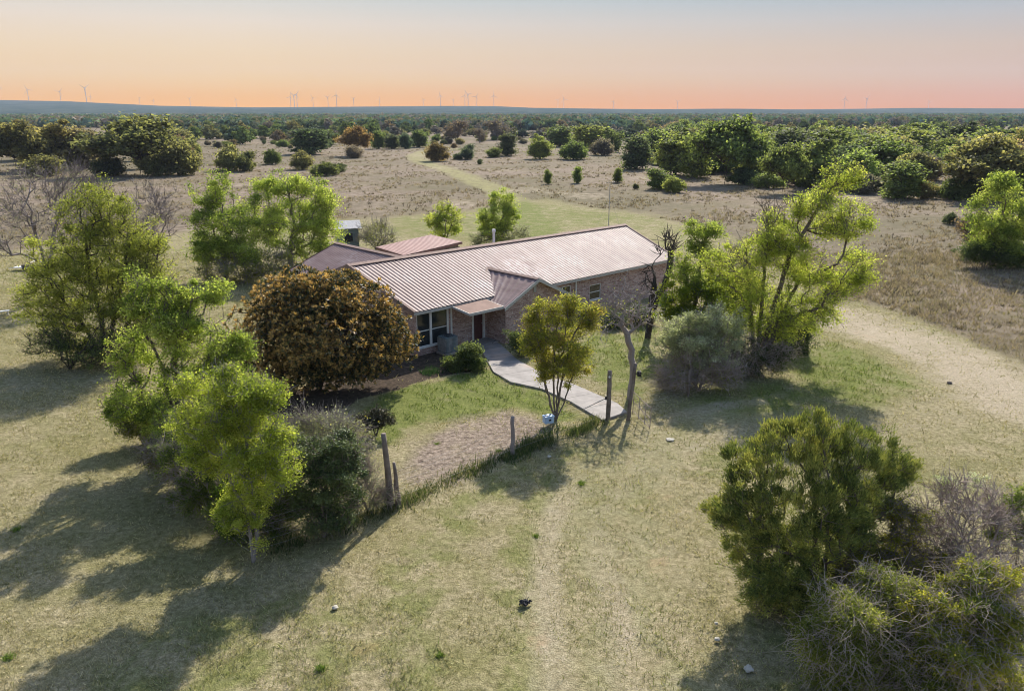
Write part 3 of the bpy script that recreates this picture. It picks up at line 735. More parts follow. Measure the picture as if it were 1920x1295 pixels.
def grow(blobs, seed, tips=260, leaves=9000, leaf=(0.10, 0.06), pal=((.08, .14, .02), (.2, .28, .04)), stems=None, r_root=0.14, r_tip=0.012,
         cr=0.32, gap=0.35, shell=2.6, twigs=0, twig_len=0.5, style='leaf', bf=0.3, step=0.4, lift=0.12, tint_z=0.0, bare=(), k=5, clump=12, wild=0.0):
    """returns (V,F) of the woody part and (V,F,colours) of the leaves, in plant coordinates"""
    rng = np.random.RandomState(seed)
    T, bi, ci = sample_blobs(blobs, tips, rng, shell, gap, clump)
    zc = np.array([b[2] for b in blobs]); cen = np.average(np.array([b[:3] for b in blobs]), axis=0, weights=[b[3] * b[5] for b in blobs])
    if stems is None:
        hgt = max(cen[2] * 0.75, 0.4)
        stems = [[(0, 0, -0.15), (cen[0] * .1 + rng.normal() * .05, cen[1] * .1, hgt * .35), (cen[0] * .45, cen[1] * .45, hgt)]]
    elif isinstance(stems, int):
        ns = stems; stems = []
        for q in range(ns):
            a = 6.283 * q / ns + rng.rand(); o = np.array([math.cos(a), math.sin(a), 0]); rr = np.mean([b[3] for b in blobs])
            sp = rr * (0.25 + 0.45 * rng.rand()); hh = cen[2] * (0.5 + .4 * rng.rand())
            stems.append([(0.0, 0.0, -0.1), tuple(o * sp * .35 + np.array([cen[0] * .2, cen[1] * .2, hh * .45])), tuple(o * sp + np.array([cen[0] * .6, cen[1] * .6, hh]))])
    P, par = skeleton(stems, T, rng, bf, step, lift)
    r = radii(par, r_tip, r_root)
    m = par >= 0
    Vw, Fw = tubes(P[par[m]], P[m], np.minimum(r[par[m]], r[m] * 1.5), r[m], k)
    outd = T - cen; outd /= np.maximum(np.linalg.norm(outd, axis=1), 1e-6)[:, None]
    if twigs:
        n = len(T) * twigs; src = np.repeat(np.arange(len(T)), twigs)
        d = outd[src] * 0.55 * (1 - wild) + rng.normal(size=(n, 3)) * (0.55 + .5 * wild) + np.array([0, 0, 0.5]) * (1 - wild); d /= np.linalg.norm(d, axis=1)[:, None]
        st = T[src] + rng.normal(size=(n, 3)) * 0.004
        L = twig_len * (0.4 + 0.9 * rng.rand(n)); md = st + d * L[:, None] * .55 + rng.normal(size=(n, 3)) * (.04 + .12 * wild) * twig_len
        en = md + (d + rng.normal(size=(n, 3)) * (.25 + .5 * wild) + np.array([0, 0, -.45]) * wild) * (L * .5)[:, None]
        V2, F2 = tubes(np.concatenate([st, md]), np.concatenate([md, en]), np.concatenate([np.full(n, r_tip), np.full(n, r_tip * .75)]), np.concatenate([np.full(n, r_tip * .75), np.full(n, r_tip * .35)]), 3)
        F2 = np.stack([F2[:, 0], F2[:, 1], F2[:, 2], F2[:, 3]], 1) + len(Vw)
        Vw = np.concatenate([Vw, V2]); Fw = np.concatenate([Fw, F2])
    if leaves <= 0: return (Vw, Fw), None
    use = np.array([i for i in range(len(T)) if bi[i] not in bare])
    if len(use) == 0: return (Vw, Fw), None
    wt = np.exp(rng.normal(size=len(use)) * .95); src = use[rng.choice(len(use), leaves, p=wt / wt.sum())]
    crv = (cr * (.45 + .85 * rng.rand(len(T))))[src][:, None]
    ct = rng.rand(ci.max() + 1)[ci] * 0.55 + rng.rand(len(T)) * .3 + 0.08
    ct = np.clip(ct + tint_z * (T[:, 2] - cen[2]) / max(np.ptp(T[:, 2]), .1), 0, 1)
    if style == 'leaf':
        C = T[src] + rng.normal(size=(leaves, 3)) * crv * np.array([1, 1, .72])
        C[:, 2] = np.maximum(C[:, 2], 0.03)
        nrm = rng.normal(size=(leaves, 3)) * .8 + np.array([0, 0, .7]) + outd[src] * .3
        ax = np.cross(nrm, rng.normal(size=(leaves, 3)))
        sc = 0.65 + 0.7 * rng.rand(leaves)
    elif style == 'needle':
        C = T[src] + rng.normal(size=(leaves, 3)) * cr
        ax = outd[src] * .6 + np.array([0, 0, .75]) + rng.normal(size=(leaves, 3)) * .42
        C = C + ax * 0.05; C[:, 2] = np.maximum(C[:, 2], 0.03)
        nrm = rng.normal(size=(leaves, 3)); sc = 0.6 + 0.8 * rng.rand(leaves)
    else:                                             # rosettes of long leaves around each shoot tip
        per = max(1, leaves // len(T)); src = np.repeat(np.arange(len(T)), per); leaves = len(src)
        a = rng.rand(leaves) * 6.283; ring = np.tile(np.arange(per) / per, len(T))
        o = outd[src] * .8 + np.array([0, 0, .55]); o /= np.linalg.norm(o, axis=1)[:, None]
        h = np.cross(o, np.array([[.2, .9, .3]])); h /= np.linalg.norm(h, axis=1)[:, None]; g = np.cross(o, h)
        tilt = 0.25 + 1.15 * ring[:, None]
        ax = (h * np.cos(a)[:, None] + g * np.sin(a)[:, None]) * np.sin(tilt) + o * np.cos(tilt) + rng.normal(size=(leaves, 3)) * .12
        ax /= np.linalg.norm(ax, axis=1)[:, None]
        sc = 0.55 + 0.55 * ring + .2 * rng.rand(leaves)
        C = T[src] + ax * (leaf[0] * sc * .55)[:, None] - o * (0.10 * ring)[:, None] + rng.normal(size=(leaves, 3)) * .02
        nrm = o * .8 + rng.normal(size=(leaves, 3)) * .35
    Vl, Fl = leaf_quads(C, ax, nrm, leaf[0] * sc, leaf[1] * sc)
    if style == 'rosette': t = np.clip(.90 - ring * .95 + (ct[src] - .45) * 1.1 + rng.normal(size=leaves) * .12, 0, 1)
    else: t = np.clip(ct[src] + rng.normal(size=leaves) * .16, 0, 1)
    cl = palette_cols(t, pal) * (0.86 + 0.28 * rng.rand(leaves))[:, None]
    return (Vw, Fw), (Vl, Fl, cl)

def px_blobs(base, blobs, Y=None):
    g0 = at(*base) if Y is None else None
    out = []
    for b in blobs:
        cx, cy, rx, ry = b[:4]; dd = b[4] if len(b) > 4 else 0.0
        p = atY(cx, cy, g0[1] + dd); s = depth(p) / F
        rd = (b[5] * s if len(b) > 5 else rx * s * 0.85); w = b[6] if len(b) > 6 else 1.0
        q = p - g0
        out.append((q[0], q[1], max(q[2], ry * s * 0.6), rx * s, rd, ry * s / 0.97, w))
    return g0, out
def px_poly(base, pts):
    """polyline from photo pixels at the depth of the base point, with optional depth offsets"""
    g0 = at(*base); o = []
    for q in pts:
        p = atY(q[0], q[1], g0[1] + (q[2] if len(q) > 2 else 0)); o.append(tuple(p - g0))
    o[0] = (0.0, 0.0, -0.15); return o
DENS = 2.5
def plant(name, label, cat, base, blobs, seed, bark='bark', lmat='leaf', group=None, stem_px=None, wood='trunk', foliage='crown', **kw):
    g0, bl_ = px_blobs(base, blobs)
    if stem_px: kw['stems'] = [px_poly(base, s) for s in stem_px]
    kw['leaves'] = int(kw.get('leaves', 9000) * DENS); kw['tips'] = int(kw.get('tips', 260) * 1.45); kw['cr'] = kw.get('cr', .32) * .68; lf_ = kw.get('leaf', (.10, .06)); kw['leaf'] = (lf_[0] * .84, lf_[1] * .84) if kw.get('style', 'leaf') != 'rosette' else lf_
    if kw.get('style') == 'rosette': kw['leaves'] = int(kw['leaves'] * .76)
    wd, lf = grow(bl_, seed, **kw)
    o = empty(name, (g0[0], g0[1], 0), label, cat, group)
    link(wood, np_mesh(name + "_" + wood, wd[0], wd[1], 4, None, True), M[bark], o)
    if lf: link(foliage, np_mesh(name + "_" + foliage, lf[0], lf[1], 4, lf[2]), M[lmat], o)
    return o

G_BRIGHT = ((.09, .14, .028), (.22, .30, .055), (.39, .47, .10), (.54, .58, .17))
G_YEL = ((.13, .18, .028), (.30, .38, .055), (.48, .54, .11), (.60, .61, .17))
G_OLIVE = ((.11, .13, .03), (.23, .255, .065), (.36, .37, .10))
G_DARK = ((.035, .058, .022), (.08, .115, .04), (.16, .20, .075))
G_GREY = ((.13, .15, .10), (.24, .26, .18), (.36, .37, .28))
G_SILVER = ((.22, .26, .14), (.42, .46, .30), (.68, .70, .58))
G_JUN = ((.05, .078, .024), (.14, .178, .045), (.29, .32, .075), (.45, .43, .11))
G_RUST = ((.03, .045, .02), (.075, .085, .03), (.24, .17, .055), (.50, .31, .10), (.62, .42, .15))
G_GOLD = ((.13, .15, .03), (.27, .295, .05), (.42, .41, .08), (.40, .29, .10))

# --- left of the house
plant("bare_tree", "leafless grey tree at the left edge with spreading purple-grey twigs", "tree", (88, 560), [(70, 390, 75, 75), (130, 350, 55, 55), (0, 440, 50, 55, 0, 40), (150, 420, 50, 60)], 11, bark='twig_dark', tips=330, leaves=1500, leaf=(.10, .06), pal=G_GREY, twigs=5, twig_len=.9, r_root=.17, r_tip=.012, gap=.25, step=.5,
      stem_px=[[(88, 560), (84, 500), (75, 460), (60, 420)], [(88, 560), (96, 490), (100, 440), (115, 390)]])
plant("sparse_green_tree", "tall airy light green tree with many leaning dark stems, left of the rust bush", "tree", (195, 668), [(185, 395, 72, 60), (235, 465, 85, 75), (130, 495, 80, 70), (275, 495, 54, 80), (180, 560, 105, 64), (95, 585, 66, 48), (260, 590, 56, 54), (75, 530, 42, 44), (150, 630, 70, 36)], 12, clump=24, bark='bark_dark', tips=900, leaves=36000, leaf=(.12, .065), pal=((.14, .17, .035), (.28, .32, .065), (.43, .46, .11)), twigs=2, twig_len=.6, r_root=.13, r_tip=.011, cr=.36, gap=.45, step=.5,
      stem_px=[[(195, 668), (190, 600), (170, 520), (160, 440)], [(200, 668), (215, 590), (235, 500), (240, 430)], [(190, 668), (150, 600), (100, 540), (80, 500)], [(205, 668), (245, 600), (285, 520), (300, 460)], [(185, 668), (120, 640), (70, 620)]])
plant("low_shrub", "low grey-green shrub with spreading branches at the foot of the airy tree, on the left", "shrub", (130, 690), [(90, 640, 60, 35), (170, 655, 70, 40), (215, 640, 40, 45)], 13, bark='bark_dark', tips=230, leaves=5200, leaf=(.10, .05), pal=G_DARK + ((.17, .2, .07),), stems=5, twigs=2, twig_len=.5, r_root=.05, gap=.35, wood='stems')
plant("bare_sapling", "leafless clump of thin upright brown branches between the airy tree and the bright green trees", "tree", (288, 478), [(275, 375, 35, 40), (310, 385, 35, 40), (290, 425, 40, 35)], 14, bark='twig_dark', tips=90, leaves=0, twigs=4, twig_len=1.2, r_root=.10, r_tip=.018, stems=4, gap=.2, step=.7)
plant("bright_green_tree", "rounded bright green tree behind the rust bush, left of two bright neighbours", "tree", (425, 525), [(400, 375, 45, 42), (420, 425, 70, 50), (385, 455, 45, 40), (450, 470, 60, 35), (405, 340, 30, 25)], 15, tips=420, leaves=15000, leaf=(.15, .10), pal=G_BRIGHT, twigs=1, r_root=.2, cr=.42, gap=.42, step=.6)
plant("bright_green_tree", "wide bright green tree behind the rust bush, beside the left end of the house roof", "tree", (545, 512), [(520, 362, 65, 45), (590, 385, 60, 55), (540, 425, 90, 55), (610, 435, 45, 40), (480, 400, 40, 45), (590, 470, 45, 25)], 16, tips=560, leaves=21000, leaf=(.15, .10), pal=G_BRIGHT, twigs=1, r_root=.24, cr=.42, gap=.44, step=.6)
plant("understory_shrub", "grey twigs and dull leaves tangled below the bright green trees behind the rust bush", "shrub", (455, 530), [(430, 505, 60, 28), (510, 500, 50, 28), (395, 510, 30, 30)], 17, bark='twig_grey', tips=240, leaves=4200, leaf=(.13, .08), pal=G_OLIVE, stems=6, twigs=3, twig_len=.9, r_root=.05, wood='stems')
plant("bare_shrub", "brownish grey leafless shrub behind the shed, left of the shed roof", "shrub", (705, 468), [(705, 438, 32, 28), (690, 450, 25, 18), (725, 452, 22, 16)], 18, bark='twig_grey', tips=160, leaves=1200, leaf=(.12, .07), pal=G_OLIVE, stems=7, twigs=4, twig_len=.8, r_root=.05, wood='stems')
plant("young_tree", "small thin light green tree behind the shed", "tree", (833, 462), [(820, 410, 26, 22), (850, 405, 24, 24), (833, 390, 20, 15), (835, 432, 36, 16)], 19, tips=170, leaves=4300, leaf=(.15, .09), pal=G_YEL, twigs=2, r_root=.10, gap=.5, step=.6, stems=3)
plant("young_tree", "upright yellow-green tree behind the house ridge", "tree", (925, 470), [(940, 375, 24, 24), (935, 405, 38, 28), (910, 410, 20, 22), (925, 440, 36, 22), (960, 400, 14, 24)], 20, tips=260, leaves=8200, leaf=(.15, .10), pal=G_BRIGHT, twigs=1, r_root=.13, gap=.45, step=.6)
plant("grey_shrub", "dull green bush right of the upright yellow-green tree, behind the house ridge", "shrub", (955, 468), [(960, 438, 38, 20), (905, 450, 28, 16)], 21, tips=120, leaves=2600, leaf=(.14, .08), pal=G_GREY, stems=5, twigs=2, r_root=.04, wood='stems')

# --- rust coloured dome in front of the left end
plant("rust_bush", "huge dome-shaped evergreen bush with rust-orange new leaves in front of the house", "bush", (598, 728), [(600, 612, 165, 98, 0, 120), (505, 620, 78, 88, .3, 80), (715, 640, 72, 76, .3, 70), (590, 560, 110, 66, .4, 100), (560, 690, 100, 52, -.4, 70), (655, 560, 75, 55, .5, 80), (735, 600, 45, 40, .3, 50), (660, 690, 70, 40, -.3, 50)], 22, bark='bark_dark', lmat='leaf_thick', tips=4300, leaves=43000, leaf=(.19, .075), pal=G_RUST, style='rosette', shell=7, gap=.22, clump=16, stems=3, r_root=.12, r_tip=.012, step=.7, bf=.15, foliage='crown')

# --- overgrown fence line, front left
plant("fence_tree", "tall bright green tree leaning over the fence line, left of the rust bush", "tree", (330, 862), [(300, 560, 70, 42), (345, 610, 75, 48), (250, 660, 55, 55), (370, 680, 75, 62), (300, 745, 85, 55), (228, 755, 42, 42), (275, 525, 45, 30), (390, 545, 40, 30), (330, 800, 60, 40), (420, 640, 40, 40), (440, 660, 38, 46, .3), (430, 725, 46, 46, .3)], 23, tips=760, leaves=36000, leaf=(.095, .062), pal=G_BRIGHT, twigs=2, twig_len=.45, r_root=.16, r_tip=.010, cr=.25, gap=.5, step=.35,
      stem_px=[[(330, 862), (322, 760), (305, 690), (280, 630)], [(335, 862), (335, 760), (325, 680), (345, 600), (370, 540)], [(320, 862), (285, 780), (250, 700)], [(345, 862), (375, 760), (385, 680)]])
plant("fence_tree", "yellow-green tree with a pale trunk at the near corner of the fence", "tree", (474, 1050), [(455, 745, 72, 52), (470, 830, 72, 58), (400, 790, 58, 50), (505, 740, 38, 34), (480, 900, 48, 36), (430, 720, 40, 34), (380, 840, 36, 36), (470, 925, 46, 36), (440, 955, 30, 26), (360, 725, 44, 36, .3), (520, 815, 32, 40), (345, 790, 40, 36, .3), (395, 855, 48, 42, .2), (520, 880, 40, 44), (455, 965, 50, 36)], 24, bark='bark_pale', tips=800, leaves=48000, leaf=(.066, .045), pal=G_YEL, twigs=2, twig_len=.35, r_root=.062, r_tip=.008, cr=.19, gap=.5, step=.3,
      stem_px=[[(474, 1050), (482, 1000), (470, 940), (465, 860), (455, 780)], [(474, 1050), (462, 960), (420, 870), (395, 800)]])
plant("hedge_shrub", "blue-green leafy tangle under the two fence trees, left of the pale trunk", "shrub", (415, 1000), [(385, 895, 54, 50, .2), (425, 930, 50, 56), (330, 840, 50, 44, .8), (455, 985, 44, 40), (525, 940, 44, 56, .3), (365, 930, 40, 40), (455, 1015, 30, 24, -.2), (510, 1010, 36, 26)], 70, bark='twig_grey', tips=460, leaves=22000, leaf=(.08, .045), pal=((.05, .085, .03), (.12, .17, .05), (.24, .29, .08)), stems=8, twigs=4, twig_len=.45, r_root=.035, r_tip=.007, cr=.17, gap=.45, wood='stems')
plant("fence_sapling", "young bright green tree filling the gap between the two fence trees", "tree", (368, 915), [(340, 790, 58, 54), (385, 845, 54, 50), (318, 845, 46, 40, .2), (420, 790, 46, 46), (360, 880, 50, 34)], 72, tips=380, leaves=17000, leaf=(.085, .055), pal=G_BRIGHT, twigs=2, twig_len=.35, r_root=.06, r_tip=.008, cr=.22, gap=.45, stems=4, step=.3)
plant("hedge_shrub", "green leafy shrub at the far end of the shaded fence, under the tall leaning tree", "shrub", (268, 832), [(262, 785, 46, 40), (305, 815, 46, 36), (232, 770, 34, 30)], 71, bark='twig_grey', tips=260, leaves=10000, leaf=(.09, .05), pal=G_OLIVE, stems=6, twigs=3, twig_len=.4, r_root=.03, r_tip=.007, cr=.2, gap=.4, wood='stems')
plant("low_growth", "clump of fresh green shoots around the pale trunk at the fence corner", "shrub", (440, 1010), [(440, 930, 40, 40), (430, 980, 32, 30)], 25, tips=110, leaves=3600, leaf=(.09, .05), pal=((.06, .11, .015), (.14, .22, .03)), stems=5, r_root=.03, cr=.16, wood='stems')
plant("twig_brush", "dark tangle of dry twigs under the fence trees on the shaded left side", "brush", (385, 955), [(360, 890, 52, 42, .3), (410, 940, 48, 46), (300, 850, 40, 30, .6), (455, 985, 40, 40, -.2), (500, 1005, 44, 36), (540, 1000, 36, 30)], 26, bark='twig_grey', tips=440, leaves=7000, leaf=(.07, .04), pal=((.05, .06, .03), (.13, .12, .06), (.24, .21, .12)), stems=12, twigs=4, wild=.7, twig_len=.55, r_root=.035, r_tip=.007, cr=.25, wood='stems')
plant("evergreen_bush", "dark green dense bush on the front fence, right of the yellow-green corner tree", "bush", (608, 1002), [(608, 885, 70, 66), (600, 955, 62, 44), (560, 850, 40, 40), (640, 840, 44, 38)], 27, lmat='leaf_thick', tips=520, leaves=32000, leaf=(.08, .045), pal=G_DARK + ((.10, .12, .05),), twigs=2, twig_len=.3, r_root=.07, cr=.17, gap=.32, stems=4, wood='stems', step=.3)
plant("grey_brush", "grey twiggy brush with a few yellow leaves above the dark evergreen bush", "brush", (628, 930), [(610, 800, 60, 36), (665, 830, 40, 40), (560, 790, 30, 30)], 28, bark='twig_grey', tips=260, leaves=2600, leaf=(.08, .05), pal=G_GREY + ((.34, .34, .06),), twigs=4, twig_len=.45, r_root=.05, r_tip=.006, stems=6, wood='stems')
plant("dry_brush", "dry grey-brown weeds leaning on the fence beside the tall broken post", "brush", (690, 955), [(680, 900, 34, 36), (715, 930, 26, 22), (660, 940, 30, 26)], 29, bark='twig_red', tips=170, leaves=2200, leaf=(.07, .035), pal=G_GREY, twigs=5, twig_len=.4, r_root=.03, r_tip=.008, stems=8, wood='stems')
plant("dark_shrub", "small brown-green shrub standing behind the tall broken post, near the mulch bed", "shrub", (705, 815), [(712, 783, 27, 22), (688, 792, 28, 18)], 30, lmat='leaf_thick', bark='bark_dark', tips=180, leaves=7200, leaf=(.08, .04), pal=((.025, .028, .015), (.06, .06, .03), (.10, .085, .04)), stems=4, cr=.14, r_root=.03, wood='stems')

# --- around the front door
plant("door_shrub", "leafy dark green shrub left of the path, beside the front door", "shrub", (862, 692), [(878, 660, 24, 20), (852, 684, 24, 14), (888, 682, 22, 14)], 31, tips=170, leaves=4800, leaf=(.15, .06), pal=G_DARK + ((.14, .17, .06),), stems=6, cr=.22, r_root=.03, wood='stems')
plant("wall_shrub", "small dark shrub against the gabled bay, right of the path", "shrub", (972, 668), [(968, 640, 18, 22), (985, 650, 18, 16)], 32, tips=90, leaves=2600, leaf=(.12, .055), pal=G_DARK + ((.16, .18, .06),), stems=4, cr=.2, r_root=.03, wood='stems')
plant("myrtle_tree", "multi-stemmed small tree with golden olive and rusty leaves beside the path", "tree", (1042, 786), [(1010, 600, 32, 36), (1055, 585, 38, 36), (1095, 588, 36, 24), (1048, 640, 66, 36), (1062, 690, 50, 36), (1000, 640, 32, 36), (1020, 680, 28, 34), (1105, 610, 22, 20)], 33, tips=560, leaves=15000, leaf=(.095, .055), pal=G_GOLD, twigs=2, twig_len=.3, r_root=.05, r_tip=.007, cr=.2, gap=.48, step=.3,
      stem_px=[[(1036, 786), (1022, 720), (1012, 650)], [(1040, 786), (1038, 720), (1040, 640), (1050, 590)], [(1046, 786), (1052, 720), (1070, 640), (1095, 590)], [(1042, 786), (1046, 700), (1060, 630)], [(1030, 786), (1026, 730), (1005, 670)], [(1050, 786), (1066, 730), (1078, 680)]])
plant("dead_tree", "curved grey dead trunk with bare spreading branches beside the right gate post", "tree", (1181, 748), [(1175, 580, 66, 30), (1135, 605, 40, 24), (1205, 570, 40, 36), (1165, 555, 34, 34)], 34, bark='twig_grey', tips=52, leaves=120, leaf=(.07, .05), pal=G_YEL, twigs=3, twig_len=.7, wild=.5, r_root=.15, r_tip=.016, gap=.15, step=.3,
      stem_px=[[(1181, 748), (1187, 700), (1185, 655), (1176, 625), (1166, 612)]])
plant("dead_tree", "dark crooked dead tree before the far end of the house", "tree", (1215, 632), [(1250, 465, 24, 26), (1225, 520, 20, 28), (1262, 450, 14, 24)], 35, bark='bark_dark', tips=26, leaves=0, twigs=3, twig_len=.7, r_root=.19, r_tip=.025, gap=.1, step=.35,
      stem_px=[[(1215, 632), (1222, 590), (1232, 560), (1246, 535), (1256, 500), (1258, 470)], [(1246, 535), (1228, 520), (1222, 500)]])
for q, (bx, by, w, h, lb) in enumerate([(1150, 612, 26, 20, "dark low shrub against the brick wall, behind the bare branches"), (1200, 606, 30, 22, "dark green shrub against the brick wall at the foot of the crooked dead tree")]):
    plant("wall_shrub", lb, "shrub", (bx, by), [(bx, by - h * .6, w, h * .8)], 36 + q, tips=110, leaves=3600, leaf=(.13, .06), pal=G_DARK, stems=5, cr=.22, r_root=.03, wood='stems', lmat='leaf_thick')

# --- right-hand thicket
plant("tall_thin_tree", "tall thin-leaved yellow-green tree right of the house, one limb reaching up right", "tree", (1418, 692), [(1575, 335, 48, 36), (1525, 385, 60, 36), (1590, 400, 48, 34), (1560, 430, 56, 26), (1600, 500, 46, 36), (1550, 540, 62, 40), (1465, 440, 60, 44), (1420, 470, 60, 40), (1400, 540, 56, 50), (1480, 580, 66, 44), (1440, 400, 50, 40, 0, 40, .6), (1505, 500, 56, 44), (1620, 520, 26, 30), (1390, 600, 44, 36), (1450, 610, 50, 40), (1540, 590, 44, 30), (1350, 500, 36, 40)], 40, clump=22, tips=950, leaves=33000, leaf=(.105, .065), pal=G_YEL, twigs=2, twig_len=.55, r_root=.15, r_tip=.011, cr=.33, gap=.5, step=.45, bare=(10,),
      stem_px=[[(1418, 692), (1424, 620), (1432, 560), (1442, 515)], [(1432, 560), (1480, 480), (1510, 430), (1545, 370), (1575, 330)], [(1442, 515), (1400, 470), (1380, 430)], [(1436, 540), (1500, 520), (1570, 495)], [(1440, 520), (1438, 450), (1436, 400)]])
plant("vine_tree", "narrow tree wrapped in green vines between the crooked dead tree and the tall thin-leaved tree", "tree", (1300, 650), [(1322, 430, 42, 20), (1312, 470, 24, 34), (1300, 530, 34, 40), (1275, 500, 24, 26), (1345, 540, 40, 34)], 41, tips=330, leaves=11000, leaf=(.11, .065), pal=G_BRIGHT, twigs=1, r_root=.12, r_tip=.010, cr=.26, gap=.44,
      stem_px=[[(1300, 650), (1300, 580), (1312, 510), (1322, 450), (1325, 435)], [(1312, 510), (1345, 490), (1365, 480)]])
plant("yellow_shrub", "yellow-green leafy shrub between the far house corner and the silver bush", "shrub", (1268, 655), [(1262, 560, 36, 40), (1290, 600, 48, 38), (1262, 600, 28, 26), (1360, 590, 46, 34), (1335, 550, 44, 36), (1400, 560, 40, 36)], 42, tips=360, leaves=17000, leaf=(.12, .075), pal=((.07, .12, .015), (.20, .27, .03), (.42, .42, .04)), stems=6, cr=.26, r_root=.05, wood='stems')
plant("silver_bush", "pale silver-leaved bush with purple-grey stems below the tall thin-leaved tree", "bush", (1305, 722), [(1300, 622, 72, 42), (1350, 612, 48, 38), (1330, 652, 68, 42), (1265, 640, 40, 34)], 43, bark='twig_grey', tips=420, leaves=19000, leaf=(.11, .055), pal=G_SILVER, stems=9, twigs=2, twig_len=.4, cr=.24, r_root=.045, wood='stems')
plant("twig_brush", "purple-brown bare brush at the foot of the silver bush", "brush", (1310, 732), [(1285, 690, 60, 42), (1345, 700, 56, 36), (1258, 712, 36, 26)], 44, bark='twig_red', tips=380, leaves=900, leaf=(.08, .05), pal=G_OLIVE, stems=12, twigs=3, wild=.5, twig_len=.55, r_root=.035, r_tip=.011, cr=.25, wood='stems')
plant("twig_brush", "reddish bare brush around the trunk of the tall thin-leaved tree", "brush", (1410, 702), [(1395, 662, 58, 40), (1450, 668, 46, 34), (1370, 684, 42, 28)], 45, bark='twig_red', tips=380, leaves=5200, leaf=(.09, .05), pal=G_DARK, stems=10, twigs=3, wild=.5, twig_len=.55, r_root=.035, r_tip=.011, cr=.25, wood='stems')
plant("juniper", "dark upright evergreen at the right end of the thicket beside the house", "shrub", (1500, 662), [(1506, 618, 24, 44), (1475, 632, 36, 34), (1445, 646, 36, 26)], 46, lmat='needle', tips=380, leaves=15000, leaf=(.13, .035), pal=G_DARK, style='needle', stems=3, cr=.18, r_root=.05)
plant("sparse_sapling", "thin sapling with pale leaves among the bare brush behind the tall thin-leaved tree", "tree", (1370, 640), [(1370, 560, 44, 36), (1385, 500, 36, 40)], 47, bark='twig_grey', tips=170, leaves=3600, leaf=(.10, .06), pal=G_OLIVE, twigs=3, twig_len=.6, r_root=.06, stems=3)

# --- bottom right corner
plant("big_juniper", "large sprawling dark green juniper in the lower right foreground", "juniper", (1535, 1130), [(1480, 835, 110, 46, .6, 70), (1420, 900, 80, 56), (1610, 845, 92, 52, .8, 60), (1680, 880, 50, 44, .8, 40), (1395, 960, 66, 48), (1480, 985, 92, 70), (1450, 1075, 70, 52, -.4), (1560, 930, 80, 70), (1530, 800, 40, 30, .5), (1370, 950, 40, 30, 0, 40), (1440, 1120, 60, 30, -.5), (1640, 930, 60, 50, .5), (1520, 1060, 70, 56), (1600, 1000, 70, 60), (1540, 1110, 60, 34), (1350, 952, 46, 26, .1, 36), (1390, 1010, 50, 40), (1600, 1080, 76, 50), (1480, 1135, 84, 32, -.2), (1410, 1050, 50, 50)], 50, lmat='needle', tips=1900, leaves=78000, leaf=(.11, .028), pal=G_JUN, style='needle', cr=.10, gap=.5, clump=10, stems=6, r_root=.09, r_tip=.007, step=.25, twigs=1, twig_len=.2, shell=3.2, bf=.25)
plant("twig_thicket", "tall reddish-grey leafless thicket at the right edge, behind the foreground tangle", "brush", (1815, 1120), [(1800, 960, 90, 66, .6), (1880, 985, 70, 76, .6), (1760, 1010, 60, 60), (1800, 1060, 100, 46), (1880, 1080, 60, 60), (1720, 1080, 60, 40)], 51, bark='twig_red', tips=560, leaves=1800, leaf=(.06, .03), pal=G_SILVER, stems=26, twigs=4, wild=.35, twig_len=.5, r_root=.03, r_tip=.010, cr=.2, gap=.15, step=.3, lift=0.0, wood='stems')
plant("tangled_brush", "grey tangle of bare arching twigs below the juniper, at the bottom edge", "brush", (1640, 1290), [(1600, 1170, 90, 56), (1690, 1210, 86, 60), (1560, 1230, 60, 44), (1660, 1110, 60, 46, .6), (1650, 1280, 80, 40), (1740, 1280, 70, 40), (1560, 1280, 50, 30), (1700, 1130, 50, 50, .4), (1530, 1190, 40, 40)], 52, bark='twig_tan', tips=640, leaves=34000, leaf=(.06, .034), pal=((.09, .125, .03), (.22, .26, .06), (.42, .44, .11)), stems=16, twigs=3, wild=.7, twig_len=.55, r_root=.03, r_tip=.0075, cr=.2, gap=.15, step=.25, lift=.3, wood='stems')
plant("tangled_brush", "grey brush with small yellow-green leaves in the bottom right corner", "brush", (1820, 1330), [(1800, 1130, 80, 44, .4), (1800, 1220, 86, 60), (1880, 1180, 60, 70), (1770, 1290, 70, 40), (1890, 1280, 50, 50), (1740, 1170, 50, 50, .3), (1850, 1080, 60, 40, .6)], 53, bark='twig_tan', tips=620, leaves=34000, leaf=(.065, .036), pal=((.08, .13, .03), (.25, .28, .06), (.54, .50, .08)), stems=14, twigs=3, wild=.7, twig_len=.5, r_root=.03, r_tip=.0075, cr=.13, gap=.42, step=.25, lift=.3, wood='stems')
plant("understory_shrub", "dark shaded twigs with a few yellow-green sprigs between the juniper and the thicket", "brush", (1680, 1150), [(1650, 1040, 76, 50), (1720, 1060, 60, 50), (1700, 970, 56, 40, .3), (1800, 1090, 80, 44), (1610, 1090, 60, 40)], 54, bark='bark', tips=560, leaves=20000, leaf=(.06, .034), pal=((.06, .08, .02), (.20, .21, .03), (.40, .36, .05)), stems=10, twigs=4, wild=.8, twig_len=.4, r_root=.03, r_tip=.008, cr=.11, gap=.4, wood='stems')
plant("silver_weed", "pale silver-green leafy weeds growing through the leafless thicket", "weed", (1770, 1080), [(1775, 905, 30, 18, .5), (1735, 985, 28, 22), (1830, 900, 26, 20, .6)], 55, tips=70, leaves=1500, leaf=(.07, .03), pal=G_SILVER, stems=5, cr=.1, r_root=.012, r_tip=.005, wood='stems')
